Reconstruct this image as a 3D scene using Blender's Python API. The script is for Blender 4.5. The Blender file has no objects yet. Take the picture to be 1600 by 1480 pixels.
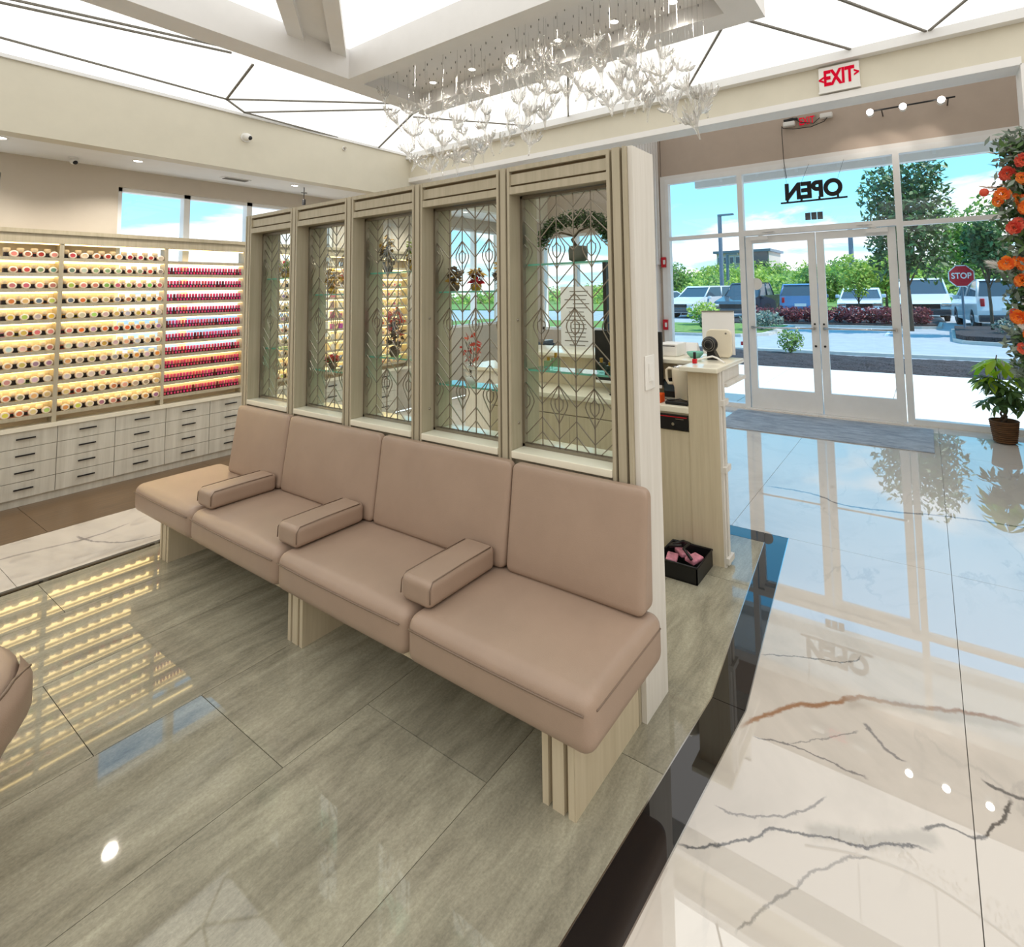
import bpy, math, random
from mathutils import Matrix, Vector
from math import sin, cos, pi, sqrt, radians, tan, atan2

S = bpy.context.scene
COL = S.collection

# ------------------------------------------------------------------ camera
YAW, PITCH, ROLL, CAMH, FPX, CX, CY = 0.576369, 0.070611, -0.019454, 1.51142, 826.042, 906.92, 395.64
fw = Vector((cos(YAW), sin(YAW), 0)); rt = Vector((sin(YAW), -cos(YAW), 0)); up = Vector((0, 0, 1))
F_ = fw * cos(PITCH) + up * sin(PITCH); U_ = up * cos(PITCH) - fw * sin(PITCH)
R_ = rt * cos(ROLL) + U_ * sin(ROLL); U_ = U_ * cos(ROLL) - rt * sin(ROLL)
cam = bpy.data.cameras.new('camera'); camo = bpy.data.objects.new('camera', cam); COL.objects.link(camo)
camo.matrix_world = Matrix(((R_.x, U_.x, -F_.x, 0), (R_.y, U_.y, -F_.y, 0), (R_.z, U_.z, -F_.z, CAMH), (0, 0, 0, 1)))
cam.sensor_fit = 'HORIZONTAL'; cam.sensor_width = 36; cam.lens = FPX / 1600 * 36
cam.shift_x = -(CX - 800) / 1600; cam.shift_y = -(740 - CY) / 1600
cam.clip_start = 0.02; cam.clip_end = 600
S.camera = camo
# ------------------------------------------------------------------ view, world, sun
vs = S.view_settings
S.display_settings.display_device = 'sRGB'
vs.view_transform = 'Standard'; vs.look = 'None'; vs.gamma = 1.0; vs.use_curve_mapping = False
vs.exposure = 0.0
SKY, SUN_E, CEIL_E, LED_E = 1.0, 4.6, 1.55, 6.5
S.cycles.max_bounces = 9; S.cycles.transparent_max_bounces = 24; S.cycles.transmission_bounces = 8
S.cycles.diffuse_bounces = 4; S.cycles.glossy_bounces = 4
S.cycles.caustics_reflective = False; S.cycles.caustics_refractive = False
S.cycles.sample_clamp_indirect = 6.0
S.cycles.use_denoising = True

def N(nt, t, **kw):
    n = nt.nodes.new('ShaderNode' + t)
    for k, v in kw.items():
        if k[0] == '_': setattr(n, k[1:], v)
        else:
            key = int(k[1:]) if k[0] == 'i' and k[1:].isdigit() else k.replace('__', ' ')
            n.inputs[key].default_value = v
    return n
def L(nt, a, b): nt.links.new(a, b)

w = bpy.data.worlds.new('world'); S.world = w; w.use_nodes = True
nt = w.node_tree; nt.nodes.clear()
tc = N(nt, 'TexCoord'); sep = N(nt, 'SeparateXYZ'); L(nt, tc.outputs['Generated'], sep.inputs[0])
zc = N(nt, 'Math', _operation='MAXIMUM', i1=0.0); L(nt, sep.outputs[2], zc.inputs[0])
za = N(nt, 'Math', _operation='ADD', i1=0.16); L(nt, zc.outputs[0], za.inputs[0])
dv = N(nt, 'Vector' + 'Math', _operation='DIVIDE'); L(nt, tc.outputs['Generated'], dv.inputs[0])
cmb = N(nt, 'CombineXYZ', i2=1.0); L(nt, za.outputs[0], cmb.inputs[0]); L(nt, za.outputs[0], cmb.inputs[1]); L(nt, cmb.outputs[0], dv.inputs[1])
nz = N(nt, 'TexNoise', Scale=0.85, Detail=7.0, Roughness=0.55, Distortion=0.3); L(nt, dv.outputs[0], nz.inputs['Vector'])
cr = N(nt, 'ValToRGB'); cr.color_ramp.elements[0].position = 0.385; cr.color_ramp.elements[1].position = 0.49
zk = N(nt, 'Math', _operation='MULTIPLY', i1=-0.85); L(nt, zc.outputs[0], zk.inputs[0])
zs = N(nt, 'Math', _operation='ADD'); L(nt, nz.outputs[0], zs.inputs[0]); L(nt, zk.outputs[0], zs.inputs[1]); L(nt, zs.outputs[0], cr.inputs[0])
gr = N(nt, 'ValToRGB'); L(nt, zc.outputs[0], gr.inputs[0])
e = gr.color_ramp.elements; e[0].position = 0.0; e[0].color = (0.80, 1.15, 1.35, 1); e[1].position = 0.5; e[1].color = (0.20, 0.85, 1.55, 1)
e2 = gr.color_ramp.elements.new(0.16); e2.color = (0.44, 1.25, 1.75, 1)
mx = N(nt, 'MixRGB', i2=(1.5, 1.56, 1.62, 1)); L(nt, cr.outputs[0], mx.inputs[0]); L(nt, gr.outputs[0], mx.inputs[1])
bg = N(nt, 'Background', Strength=SKY); L(nt, mx.outputs[0], bg.inputs[0])
wo = N(nt, 'OutputWorld'); L(nt, bg.outputs[0], wo.inputs[0])

sl = bpy.data.lights.new('sun', 'SUN'); sl.energy = SUN_E; sl.angle = 0.01; sl.color = (1, 0.95, 0.86)
so = bpy.data.objects.new('sun', sl); COL.objects.link(so)
sdir = Vector((-0.10, 0.62, -0.9)).normalized()
so.rotation_euler = sdir.to_track_quat('-Z', 'Y').to_euler(); so.location = (12, -8, 12)

# ------------------------------------------------------------------ materials
def srgb(r, g, b):
    f = lambda c: c / 12.92 if c <= 0.04045 else ((c + 0.055) / 1.055) ** 2.4
    return (f(r / 255), f(g / 255), f(b / 255), 1)
def newmat(name):
    m = bpy.data.materials.new(name); m.use_nodes = True; nt = m.node_tree
    return m, nt, nt.nodes['Principled BSDF']
def mat(name, col, rough=0.5, metal=0.0, ior=1.45, var=0.06, scale=(6, 6, 6), bump=0.0, bscale=200, emit=0, coat=0, space='Object', contrast=(0.3, 0.7), col2=None):
    """plain procedural surface: colour broken by noise, optional fine bump"""
    m, nt, p = newmat(name)
    p.inputs['Roughness'].default_value = rough; p.inputs['Metallic'].default_value = metal; p.inputs['IOR'].default_value = ior
    p.inputs['Coat Weight'].default_value = coat
    t = N(nt, 'TexCoord'); mp = N(nt, 'Mapping', Scale=scale)
    if space == 'World':
        g = N(nt, 'NewGeometry'); L(nt, g.outputs['Position'], mp.inputs[0])
    else: L(nt, t.outputs['Object'], mp.inputs[0])
    n = N(nt, 'TexNoise', Scale=1.0, Detail=5.0, Roughness=0.6); L(nt, mp.outputs[0], n.inputs['Vector'])
    r = N(nt, 'ValToRGB'); L(nt, n.outputs[0], r.inputs[0])
    c2 = col2 or tuple(max(0, c * (1 - 2.2 * var)) for c in col[:3]) + (1,)
    c1 = col if col2 else tuple(c * (1 + var) for c in col[:3]) + (1,)
    r.color_ramp.elements[0].position = contrast[0]; r.color_ramp.elements[1].position = contrast[1]
    r.color_ramp.elements[0].color = c2; r.color_ramp.elements[1].color = c1
    L(nt, r.outputs[0], p.inputs['Base Color'])
    if bump:
        b = N(nt, 'TexNoise', Scale=bscale, Detail=2.0); L(nt, t.outputs['Object'], b.inputs['Vector'])
        bn = N(nt, 'Bump', Strength=bump, Distance=0.002); L(nt, b.outputs[0], bn.inputs['Height']); L(nt, bn.outputs[0], p.inputs['Normal'])
    if emit:
        p.inputs['Emission Color'].default_value = col; p.inputs['Emission Strength'].default_value = emit
    return m
def emat(name, col, st):
    m, nt, p = newmat(name); nt.nodes.remove(p)
    em = N(nt, 'Emission', Color=col, Strength=st); L(nt, em.outputs[0], nt.nodes['Material Output'].inputs[0]); return m
def wood(name, c1, c2, rough=0.45, scale=(45, 45, 2.2), space='World'):
    return mat(name, c1, rough, scale=scale, col2=c2, contrast=(0.28, 0.68), space=space)
def glass(name, tint=(1, 1, 1, 1), ior=1.45, boost=1.0):
    """thin sheet glass: clear with a Fresnel reflection"""
    m, nt, p = newmat(name); nt.nodes.remove(p)
    ff = N(nt, 'Fresnel', IOR=ior); gb_ = N(nt, 'NewGeometry'); ib = N(nt, 'Math', _operation='SUBTRACT', i0=1.0); L(nt, gb_.outputs['Backfacing'], ib.inputs[1])
    f = N(nt, 'Math', _operation='MULTIPLY'); L(nt, ff.outputs[0], f.inputs[0]); L(nt, ib.outputs[0], f.inputs[1]); a = N(nt, 'BsdfTransparent', Color=tint); g = N(nt, 'BsdfGlossy', Roughness=0.0, Color=(boost, boost, boost, 1))
    x = N(nt, 'MixShader'); L(nt, f.outputs[0], x.inputs[0]); L(nt, a.outputs[0], x.inputs[1]); L(nt, g.outputs[0], x.inputs[2])
    L(nt, x.outputs[0], nt.nodes['Material Output'].inputs[0]); return m
def objcol(name, rough=0.3, coat=0.0, ior=1.5):
    """surface that takes each object's own colour"""
    m, nt, p = newmat(name); o = N(nt, 'ObjectInfo')
    t = N(nt, 'TexCoord'); n = N(nt, 'TexNoise', Scale=60.0, Detail=2.0); L(nt, t.outputs['Object'], n.inputs['Vector'])
    x = N(nt, 'MixRGB', _blend_type='MULTIPLY', i0=0.12); L(nt, o.outputs['Color'], x.inputs[1]); L(nt, n.outputs[0], x.inputs[2])
    L(nt, x.outputs[0], p.inputs['Base Color']); p.inputs['Roughness'].default_value = rough; p.inputs['IOR'].default_value = ior
    return m
def leafmat(name, c1, c2, trans=0.35, rough=0.5):
    m, nt, p = newmat(name)
    g = N(nt, 'NewGeometry'); r = N(nt, 'ValToRGB'); L(nt, g.outputs['Random Per Island'], r.inputs[0])
    r.color_ramp.elements[0].color = c1; r.color_ramp.elements[1].color = c2
    p.inputs['Roughness'].default_value = rough; L(nt, r.outputs[0], p.inputs['Base Color'])
    tr = N(nt, 'BsdfTranslucent'); L(nt, r.outputs[0], tr.inputs[0]); x = N(nt, 'MixShader', i0=trans)
    L(nt, p.outputs[0], x.inputs[1]); L(nt, tr.outputs[0], x.inputs[2]); L(nt, x.outputs[0], nt.nodes['Material Output'].inputs[0]); return m

M = {}
M['leather'] = mat('taupe_leather', srgb(166, 143, 126), 0.38, var=0.03, scale=(5, 5, 5), bump=0.25, bscale=420)
M['leather_seam'] = mat('taupe_seam', srgb(126, 107, 92), 0.5)
M['wood'] = wood('pale_ash', srgb(212, 199, 174), srgb(197, 183, 156))
M['wood_grey'] = wood('grey_ash', srgb(184, 174, 152), srgb(168, 158, 135))
M['wood_white'] = wood('white_ash', srgb(226, 222, 216), srgb(214, 209, 201))
M['wood_dark'] = mat('groove_brown', srgb(120, 102, 74), 0.7)
M['drawer'] = wood('glossy_pale_front', srgb(214, 210, 198), srgb(188, 183, 170), 0.12, scale=(22, 22, 1.3))
M['stone'] = mat('white_quartz', srgb(232, 226, 208), 0.15, var=0.02)
M['black'] = mat('black_plastic', srgb(22, 22, 24), 0.35, var=0.02)
M['blackmetal'] = mat('black_metal', srgb(26, 24, 26), 0.4, var=0.02)
M['white'] = mat('white_plastic', srgb(232, 230, 226), 0.4, var=0.02)
M['cream'] = mat('cream_plastic', srgb(226, 216, 196), 0.4, var=0.02)
M['bulk'] = mat('cream_paint', srgb(214, 208, 191), 0.55, var=0.015)
M['soffit'] = mat('grey_paint', srgb(234, 233, 233), 0.6, var=0.015)
M['ceilw'] = mat('white_paint', srgb(232, 232, 232), 0.7, var=0.01)
M['taupe'] = mat('taupe_paint', srgb(186, 170, 156), 0.6, var=0.02)
M['wallgrey'] = mat('warm_grey_paint', srgb(200, 190, 176), 0.6, var=0.015)
M['casing'] = mat('white_trim_paint', srgb(232, 230, 228), 0.4, var=0.01)
M['alu'] = mat('silver_aluminium', srgb(236, 236, 236), 0.38, metal=0.0, var=0.02)
M['seam'] = mat('grey_seam', srgb(120, 116, 108), 0.6)
M['lum'] = emat('luminous_ceiling', (1.0, 0.985, 0.93, 1), CEIL_E)
M['led'] = emat('warm_led', (1.0, 0.72, 0.30, 1), LED_E)
M['panel'] = emat('entrance_fill_glow', (1.0, 0.96, 0.91, 1), 0.85)  # fill glow added to brighten the entrance area
M['spot'] = emat('spot_lens', (1.0, 0.95, 0.85, 1), 14)
M['bronze'] = mat('brushed_nickel', srgb(158, 150, 136), 0.34, metal=0.85, var=0.05)
M['pane'] = glass('window_glass')
M['pane2'] = glass('display_glass', (0.95, 0.985, 0.965, 1), 1.35)
M['shelfglass'] = glass('green_shelf_glass', (0.62, 0.86, 0.78, 1), 1.5)
M['shelfedge'] = mat('green_glass_edge', srgb(120, 190, 170), 0.15, var=0.05)
M['chrome'] = mat('chrome', srgb(210, 210, 210), 0.15, metal=1.0, var=0.02)
M['red'] = mat('red_plastic', srgb(200, 24, 40), 0.4, var=0.03)
M['exitred'] = emat('exit_red', srgb(205, 18, 46), 1.0)
M['polish'] = objcol('polish_colour', 0.18)
M['label'] = objcol('label_colour', 0.4)
M['capcream'] = mat('cream_cap', srgb(250, 232, 200), 0.25, var=0.02)
M['jarrim'] = mat('jar_rim', srgb(246, 232, 214), 0.3, var=0.02)
M['capred'] = objcol('pink_cap', 0.35)
M['darkbody'] = mat('dark_bottle', srgb(58, 40, 44), 0.2, var=0.25, scale=(40, 40, 40))
m, nt, p = newmat('clear_crystal'); M['crystal'] = m
nt.nodes.remove(p)
f1 = N(nt, 'LayerWeight', Blend=0.5); a1 = N(nt, 'BsdfTransparent', Color=(0.955, 0.95, 0.94, 1)); g1 = N(nt, 'BsdfGlass', IOR=1.4, Roughness=0.02, Color=(0.97, 0.96, 0.94, 1)); g2 = N(nt, 'BsdfGlossy', Roughness=0.12, Color=(0.95, 0.94, 0.92, 1)); d1 = N(nt, 'BsdfDiffuse', Color=(0.97, 0.96, 0.95, 1))
x0 = N(nt, 'MixShader', i0=0.5); L(nt, g1.outputs[0], x0.inputs[1]); L(nt, g2.outputs[0], x0.inputs[2])
x1 = N(nt, 'MixShader'); L(nt, f1.outputs['Facing'], x1.inputs[0]); L(nt, a1.outputs[0], x1.inputs[1]); L(nt, x0.outputs[0], x1.inputs[2])
x2 = N(nt, 'MixShader', i0=0.16); L(nt, x1.outputs[0], x2.inputs[1]); L(nt, d1.outputs[0], x2.inputs[2]); L(nt, x2.outputs[0], nt.nodes['Material Output'].inputs[0])
M['leaf'] = leafmat('leaf_green', srgb(62, 100, 40), srgb(150, 185, 80))
M['leafd'] = leafmat('leaf_dark', srgb(36, 66, 36), srgb(96, 130, 70), 0.25)
M['leafy'] = leafmat('leaf_yellow_green', srgb(110, 150, 50), srgb(190, 210, 90))
M['leafred'] = leafmat('leaf_red', srgb(86, 30, 44), srgb(150, 74, 84))
M['leafplant'] = leafmat('leaf_plant', srgb(90, 140, 20), srgb(190, 220, 60), 0.6, 0.3)
M['leafgrey'] = leafmat('leaf_greygreen', srgb(70, 84, 72), srgb(150, 165, 150), 0.2)
M['feather'] = leafmat('pampas_plume', srgb(214, 190, 168), srgb(240, 226, 206), 0.3, 0.8)
M['orange'] = leafmat('orange_petal', srgb(226, 84, 20), srgb(250, 150, 50), 0.4)
M['coral'] = leafmat('coral_petal', srgb(200, 50, 40), srgb(238, 110, 80), 0.4)
M['whitepetal'] = leafmat('white_petal', srgb(225, 220, 215), srgb(250, 248, 244), 0.4)
M['gold'] = mat('gold_leaf', srgb(206, 160, 60), 0.3, metal=0.6, var=0.2)
M['trunk'] = mat('bark', srgb(104, 88, 72), 0.9, var=0.2, scale=(20, 20, 4))
M['mulch'] = mat('dark_mulch', srgb(66, 60, 62), 0.95, var=0.5, scale=(30, 30, 30), bump=1.0, bscale=60, space='World')
M['concrete'] = mat('pale_concrete', srgb(226, 222, 214), 0.9, var=0.03, space='World')
M['asphalt'] = mat('asphalt', srgb(168, 174, 180), 0.9, var=0.05, scale=(3, 3, 3), space='World')
M['kerb'] = mat('kerb_concrete', srgb(196, 192, 186), 0.9, var=0.05)
M['grass'] = mat('lawn', srgb(120, 150, 70), 0.9, var=0.2, scale=(6, 6, 6), space='World')
M['carwhite'] = mat('white_car_paint', srgb(226, 232, 238), 0.2, coat=0.6, var=0.01)
M['carblue'] = mat('blue_car_paint', srgb(92, 124, 170), 0.2, coat=0.6, var=0.02)
M['cardark'] = mat('dark_car_paint', srgb(60, 66, 74), 0.2, coat=0.6, var=0.02)
M['carglass'] = mat('car_glass', srgb(72, 88, 100), 0.05, var=0.02)
M['tyre'] = mat('tyre_rubber', srgb(36, 36, 38), 0.8)
M['taillight'] = mat('tail_light', srgb(190, 30, 40), 0.2)
M['pole'] = mat('steel_pole', srgb(104, 118, 132), 0.5, var=0.04)
M['brick'] = mat('far_wall', srgb(186, 178, 170), 0.8)
M['basket'] = mat('woven_basket', srgb(112, 80, 52), 0.8, var=0.25, scale=(8, 8, 90))
M['pinkpack'] = mat('pink_packet', srgb(214, 140, 160), 0.35, var=0.2, scale=(30, 30, 30))

def world_pos(nt):
    g = N(nt, 'NewGeometry'); return g.outputs['Position']
# --- grey stone floor tile: streaks along X, every tile a bit different
m, nt, p = newmat('grey_porcelain'); M['tile'] = m
P = world_pos(nt); oi = N(nt, 'ObjectInfo')
ofs = N(nt, 'VectorMath', _operation='ADD'); L(nt, P, ofs.inputs[0])
rv = N(nt, 'Math', _operation='MULTIPLY', i1=7.0); L(nt, oi.outputs['Random'], rv.inputs[0]); L(nt, rv.outputs[0], ofs.inputs[1])
mp = N(nt, 'Mapping', Scale=(1.8, 7.5, 1)); L(nt, ofs.outputs[0], mp.inputs[0])
n1 = N(nt, 'TexNoise', Scale=1.1, Detail=9.0, Roughness=0.72, Distortion=0.35); L(nt, mp.outputs[0], n1.inputs['Vector'])
r1 = N(nt, 'ValToRGB'); L(nt, n1.outputs[0], r1.inputs[0])
r1.color_ramp.elements[0].position = 0.25; r1.color_ramp.elements[0].color = srgb(108, 103, 90)
r1.color_ramp.elements[1].position = 0.78; r1.color_ramp.elements[1].color = srgb(190, 185, 164)
n2 = N(nt, 'TexNoise', Scale=120.0, Detail=3.0, Roughness=0.7); L(nt, ofs.outputs[0], n2.inputs['Vector'])
x = N(nt, 'MixRGB', _blend_type='OVERLAY', i0=0.35); L(nt, r1.outputs[0], x.inputs[1]); L(nt, n2.outputs[0], x.inputs[2])
L(nt, x.outputs[0], p.inputs['Base Color']); p.inputs['Roughness'].default_value = 0.03; p.inputs['IOR'].default_value = 1.58
# --- black granite
m, nt, p = newmat('black_granite'); M['granite'] = m
P = world_pos(nt); n1 = N(nt, 'TexNoise', Scale=300.0, Detail=2.0); L(nt, P, n1.inputs['Vector'])
r1 = N(nt, 'ValToRGB'); L(nt, n1.outputs[0], r1.inputs[0]); r1.color_ramp.elements[0].color = (0.002, 0.002, 0.003, 1); r1.color_ramp.elements[1].color = (0.012, 0.012, 0.014, 1)
L(nt, r1.outputs[0], p.inputs['Base Color']); p.inputs['Roughness'].default_value = 0.02; p.inputs['IOR'].default_value = 1.9
# --- brown plank floor
m, nt, p = newmat('brown_plank'); M['woodfloor'] = m
P = world_pos(nt); mp = N(nt, 'Mapping', Scale=(2.0, 40.0, 1)); L(nt, P, mp.inputs[0])
n1 = N(nt, 'TexNoise', Scale=1.5, Detail=6.0, Roughness=0.6); L(nt, mp.outputs[0], n1.inputs['Vector'])
r1 = N(nt, 'ValToRGB'); L(nt, n1.outputs[0], r1.inputs[0]); r1.color_ramp.elements[0].position = .3; r1.color_ramp.elements[1].position = .7
r1.color_ramp.elements[0].color = srgb(84, 66, 48); r1.color_ramp.elements[1].color = srgb(112, 90, 66)
L(nt, r1.outputs[0], p.inputs['Base Color']); p.inputs['Roughness'].default_value = 0.3
# --- entrance mat
m, nt, p = newmat('grey_mat'); M['mat'] = m
P = world_pos(nt); mp = N(nt, 'Mapping', Scale=(4.0, 1.2, 1)); L(nt, P, mp.inputs[0])
n1 = N(nt, 'TexNoise', Scale=3.0, Detail=8.0, Roughness=0.75); L(nt, mp.outputs[0], n1.inputs['Vector'])
r1 = N(nt, 'ValToRGB'); L(nt, n1.outputs[0], r1.inputs[0]); r1.color_ramp.elements[0].position = .3; r1.color_ramp.elements[1].position = .7
r1.color_ramp.elements[0].color = srgb(120, 126, 134); r1.color_ramp.elements[1].color = srgb(186, 190, 196)
L(nt, r1.outputs[0], p.inputs['Base Color']); p.inputs['Roughness'].default_value = 0.9
# --- veined white marble; the large veins follow the slabs on the floor
VEINS = [
 (0.011, (0.30, 0.14, 0.06), .95, [(1.917, .615), (1.976, .576), (2.097, .483), (2.164, .386), (2.266, .283), (2.299, .173), (2.334, .076), (2.376, -.019), (2.4, -.102), (2.412, -.198)]),
 (0.030, (0.42, 0.38, 0.33), .55, [(2.20, .33), (2.262, .25), (2.30, .14), (2.33, .03), (2.37, -.09), (2.40, -.2)]),
 (0.026, (0.30, 0.29, 0.26), .5, [(1.65, .36), (1.69, .28), (1.72, .2), (1.78, .12), (1.82, .05)]),
 (0.0045, (0.07, 0.07, 0.075), .95, [(1.43, .652), (1.444, .608), (1.497, .546), (1.56, .477), (1.615, .43), (1.635, .375), (1.663, .298), (1.69, .222), (1.74, .15), (1.769, .078)]),
 (0.0055, (0.05, 0.05, 0.05), .9, [(1.826, .092), (1.865, .04), (1.878, -.04), (1.912, -.063), (1.991, -.106), (2.06, -.127)]),
 (0.0035, (0.12, 0.12, 0.13), .8, [(1.892, .569), (1.917, .457), (1.918, .331), (1.918, .233)]),
 (0.003, (0.2, 0.2, 0.2), .7, [(1.925, .459), (2.041, .329), (2.097, .277)]),
 (0.0055, (0.16, 0.16, 0.17), .8, [(2.144, .262), (2.085, .21), (2.051, .171), (2.045, .136)]),
 (0.004, (0.12, 0.12, 0.12), .8, [(2.315, .651), (2.39, .491), (2.451, .334), (2.508, .305)]),
 (0.004, (0.16, 0.15, 0.15), .8, [(1.59, .599), (1.595, .539), (1.638, .462), (1.681, .4), (1.787, .332)]),
 (0.0045, (0.2, 0.19, 0.18), .7, [(1.319, .457), (1.465, .373), (1.546, .327), (1.614, .276), (1.667, .205)]),
 (0.007, (0.1, 0.1, 0.1), .9, [(2.091, -.062), (2.08, -.114), (2.085, -.159), (2.12, -.3)]),
 (0.012, (0.10, 0.10, 0.12), .9, [(4.224, 1.087), (4.216, .727), (4.136, .591), (4.176, .248), (4.252, 0.0), (4.3, -.5)]),
 (0.012, (0.22, 0.2, 0.2), .7, [(.7, 4.66), (.887, 4.635), (1.03, 4.595), (1.2, 4.558), (1.408, 4.606)]),
 (0.009, (0.22, 0.2, 0.2), .8, [(1.162, 4.655), (1.203, 4.45), (1.309, 4.271), (1.455, 4.213)]),
]
m, nt, p = newmat('veined_marble'); M['marble'] = m
P = world_pos(nt)
nw = N(nt, 'TexNoise', Scale=16.0, Detail=5.0, Roughness=0.65); L(nt, P, nw.inputs['Vector'])
nws = N(nt, 'Math', _operation='SUBTRACT', i1=0.5); L(nt, nw.outputs[0], nws.inputs[0])
nwm = N(nt, 'Math', _operation='MULTIPLY', i1=0.045); L(nt, nws.outputs[0], nwm.inputs[0])
ncl = N(nt, 'TexNoise', Scale=1.1, Detail=6.0, Roughness=0.6, Distortion=1.0); L(nt, P, ncl.inputs['Vector'])
rc = N(nt, 'ValToRGB'); L(nt, ncl.outputs[0], rc.inputs[0])
rc.color_ramp.elements[0].position = .28; rc.color_ramp.elements[0].color = srgb(186, 179, 171)
rc.color_ramp.elements[1].position = .52; rc.color_ramp.elements[1].color = srgb(211, 203, 194)
# faint background veining
mp = N(nt, 'Mapping', Rotation=(0, 0, 0.6), Scale=(0.8, 1.7, 1)); L(nt, P, mp.inputs[0])
nf = N(nt, 'TexNoise', Scale=0.9, Detail=8.0, Roughness=0.52, Distortion=0.4); L(nt, mp.outputs[0], nf.inputs['Vector'])
a1 = N(nt, 'Math', _operation='SUBTRACT', i1=0.5); L(nt, nf.outputs[0], a1.inputs[0])
a2 = N(nt, 'Math', _operation='ABSOLUTE'); L(nt, a1.outputs[0], a2.inputs[0])
a3 = N(nt, 'MapRange', _interpolation_type='SMOOTHSTEP'); a3.inputs[1].default_value = 0.0; a3.inputs[2].default_value = 0.012; a3.inputs[3].default_value = 0.22; a3.inputs[4].default_value = 0.0
L(nt, a2.outputs[0], a3.inputs[0])
nm = N(nt, 'TexNoise', Scale=1.6, Detail=2.0); L(nt, P, nm.inputs['Vector'])
am = N(nt, 'MapRange'); am.inputs[1].default_value = .45; am.inputs[2].default_value = .6; L(nt, nm.outputs[0], am.inputs[0])
a4 = N(nt, 'Math', _operation='MULTIPLY'); L(nt, a3.outputs[0], a4.inputs[0]); L(nt, am.outputs[0], a4.inputs[1])
x = N(nt, 'MixRGB', i2=(0.2, 0.19, 0.2, 1)); L(nt, a4.outputs[0], x.inputs[0]); L(nt, rc.outputs[0], x.inputs[1])
cur = x.outputs[0]
for wd, colr, strength, pts in VEINS:
    a = Vector(pts[0]); b = Vector(pts[-1]); d = (b - a); ln = d.length; d /= ln; nrm = Vector((-d.y, d.x))
    sub = N(nt, 'VectorMath', _operation='SUBTRACT', i1=(a.x, a.y, 0)); L(nt, P, sub.inputs[0])
    du = N(nt, 'VectorMath', _operation='DOT_PRODUCT', i1=(d.x / ln, d.y / ln, 0)); L(nt, sub.outputs[0], du.inputs[0])
    dw = N(nt, 'VectorMath', _operation='DOT_PRODUCT', i1=(nrm.x, nrm.y, 0)); L(nt, sub.outputs[0], dw.inputs[0])
    fc = N(nt, 'FloatCurve'); c = fc.mapping.curves[0]
    uv = sorted(((Vector(q) - a).dot(d) / ln, (Vector(q) - a).dot(nrm) / ln + 0.5) for q in pts)
    c.points[0].location = (0, uv[0][1]); c.points[1].location = (1, uv[-1][1])
    for q in uv[1:-1]: c.points.new(min(.98, max(.02, q[0])), min(1, max(0, q[1])))
    fc.mapping.update()
    L(nt, du.outputs['Value'], fc.inputs['Value'])
    k1 = N(nt, 'Math', _operation='MULTIPLY_ADD', i1=ln, i2=-0.5 * ln); L(nt, fc.outputs[0], k1.inputs[0])
    k2 = N(nt, 'Math', _operation='SUBTRACT'); L(nt, dw.outputs['Value'], k2.inputs[0]); L(nt, k1.outputs[0], k2.inputs[1])
    k3 = N(nt, 'Math', _operation='ADD'); L(nt, k2.outputs[0], k3.inputs[0]); L(nt, nwm.outputs[0], k3.inputs[1])
    k4 = N(nt, 'Math', _operation='ABSOLUTE'); L(nt, k3.outputs[0], k4.inputs[0])
    k5 = N(nt, 'MapRange', _interpolation_type='SMOOTHSTEP'); k5.inputs[1].default_value = wd * .25; k5.inputs[2].default_value = wd * 1.5; k5.inputs[3].default_value = strength; k5.inputs[4].default_value = 0
    L(nt, k4.outputs[0], k5.inputs[0])
    # keep the vein between its ends
    g1 = N(nt, 'MapRange'); g1.inputs[1].default_value = -0.02; g1.inputs[2].default_value = 0.04; L(nt, du.outputs['Value'], g1.inputs[0])
    g2 = N(nt, 'MapRange'); g2.inputs[1].default_value = 1.02; g2.inputs[2].default_value = 0.95; L(nt, du.outputs['Value'], g2.inputs[0])
    g3 = N(nt, 'Math', _operation='MULTIPLY'); L(nt, g1.outputs[0], g3.inputs[0]); L(nt, g2.outputs[0], g3.inputs[1])
    g4 = N(nt, 'Math', _operation='MULTIPLY'); L(nt, g3.outputs[0], g4.inputs[0]); L(nt, k5.outputs[0], g4.inputs[1])
    xx = N(nt, 'MixRGB', i2=tuple(colr) + (1,)); L(nt, g4.outputs[0], xx.inputs[0]); L(nt, cur, xx.inputs[1]); cur = xx.outputs[0]
L(nt, cur, p.inputs['Base Color']); p.inputs['Roughness'].default_value = 0.01; p.inputs['IOR'].default_value = 2.7

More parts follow.
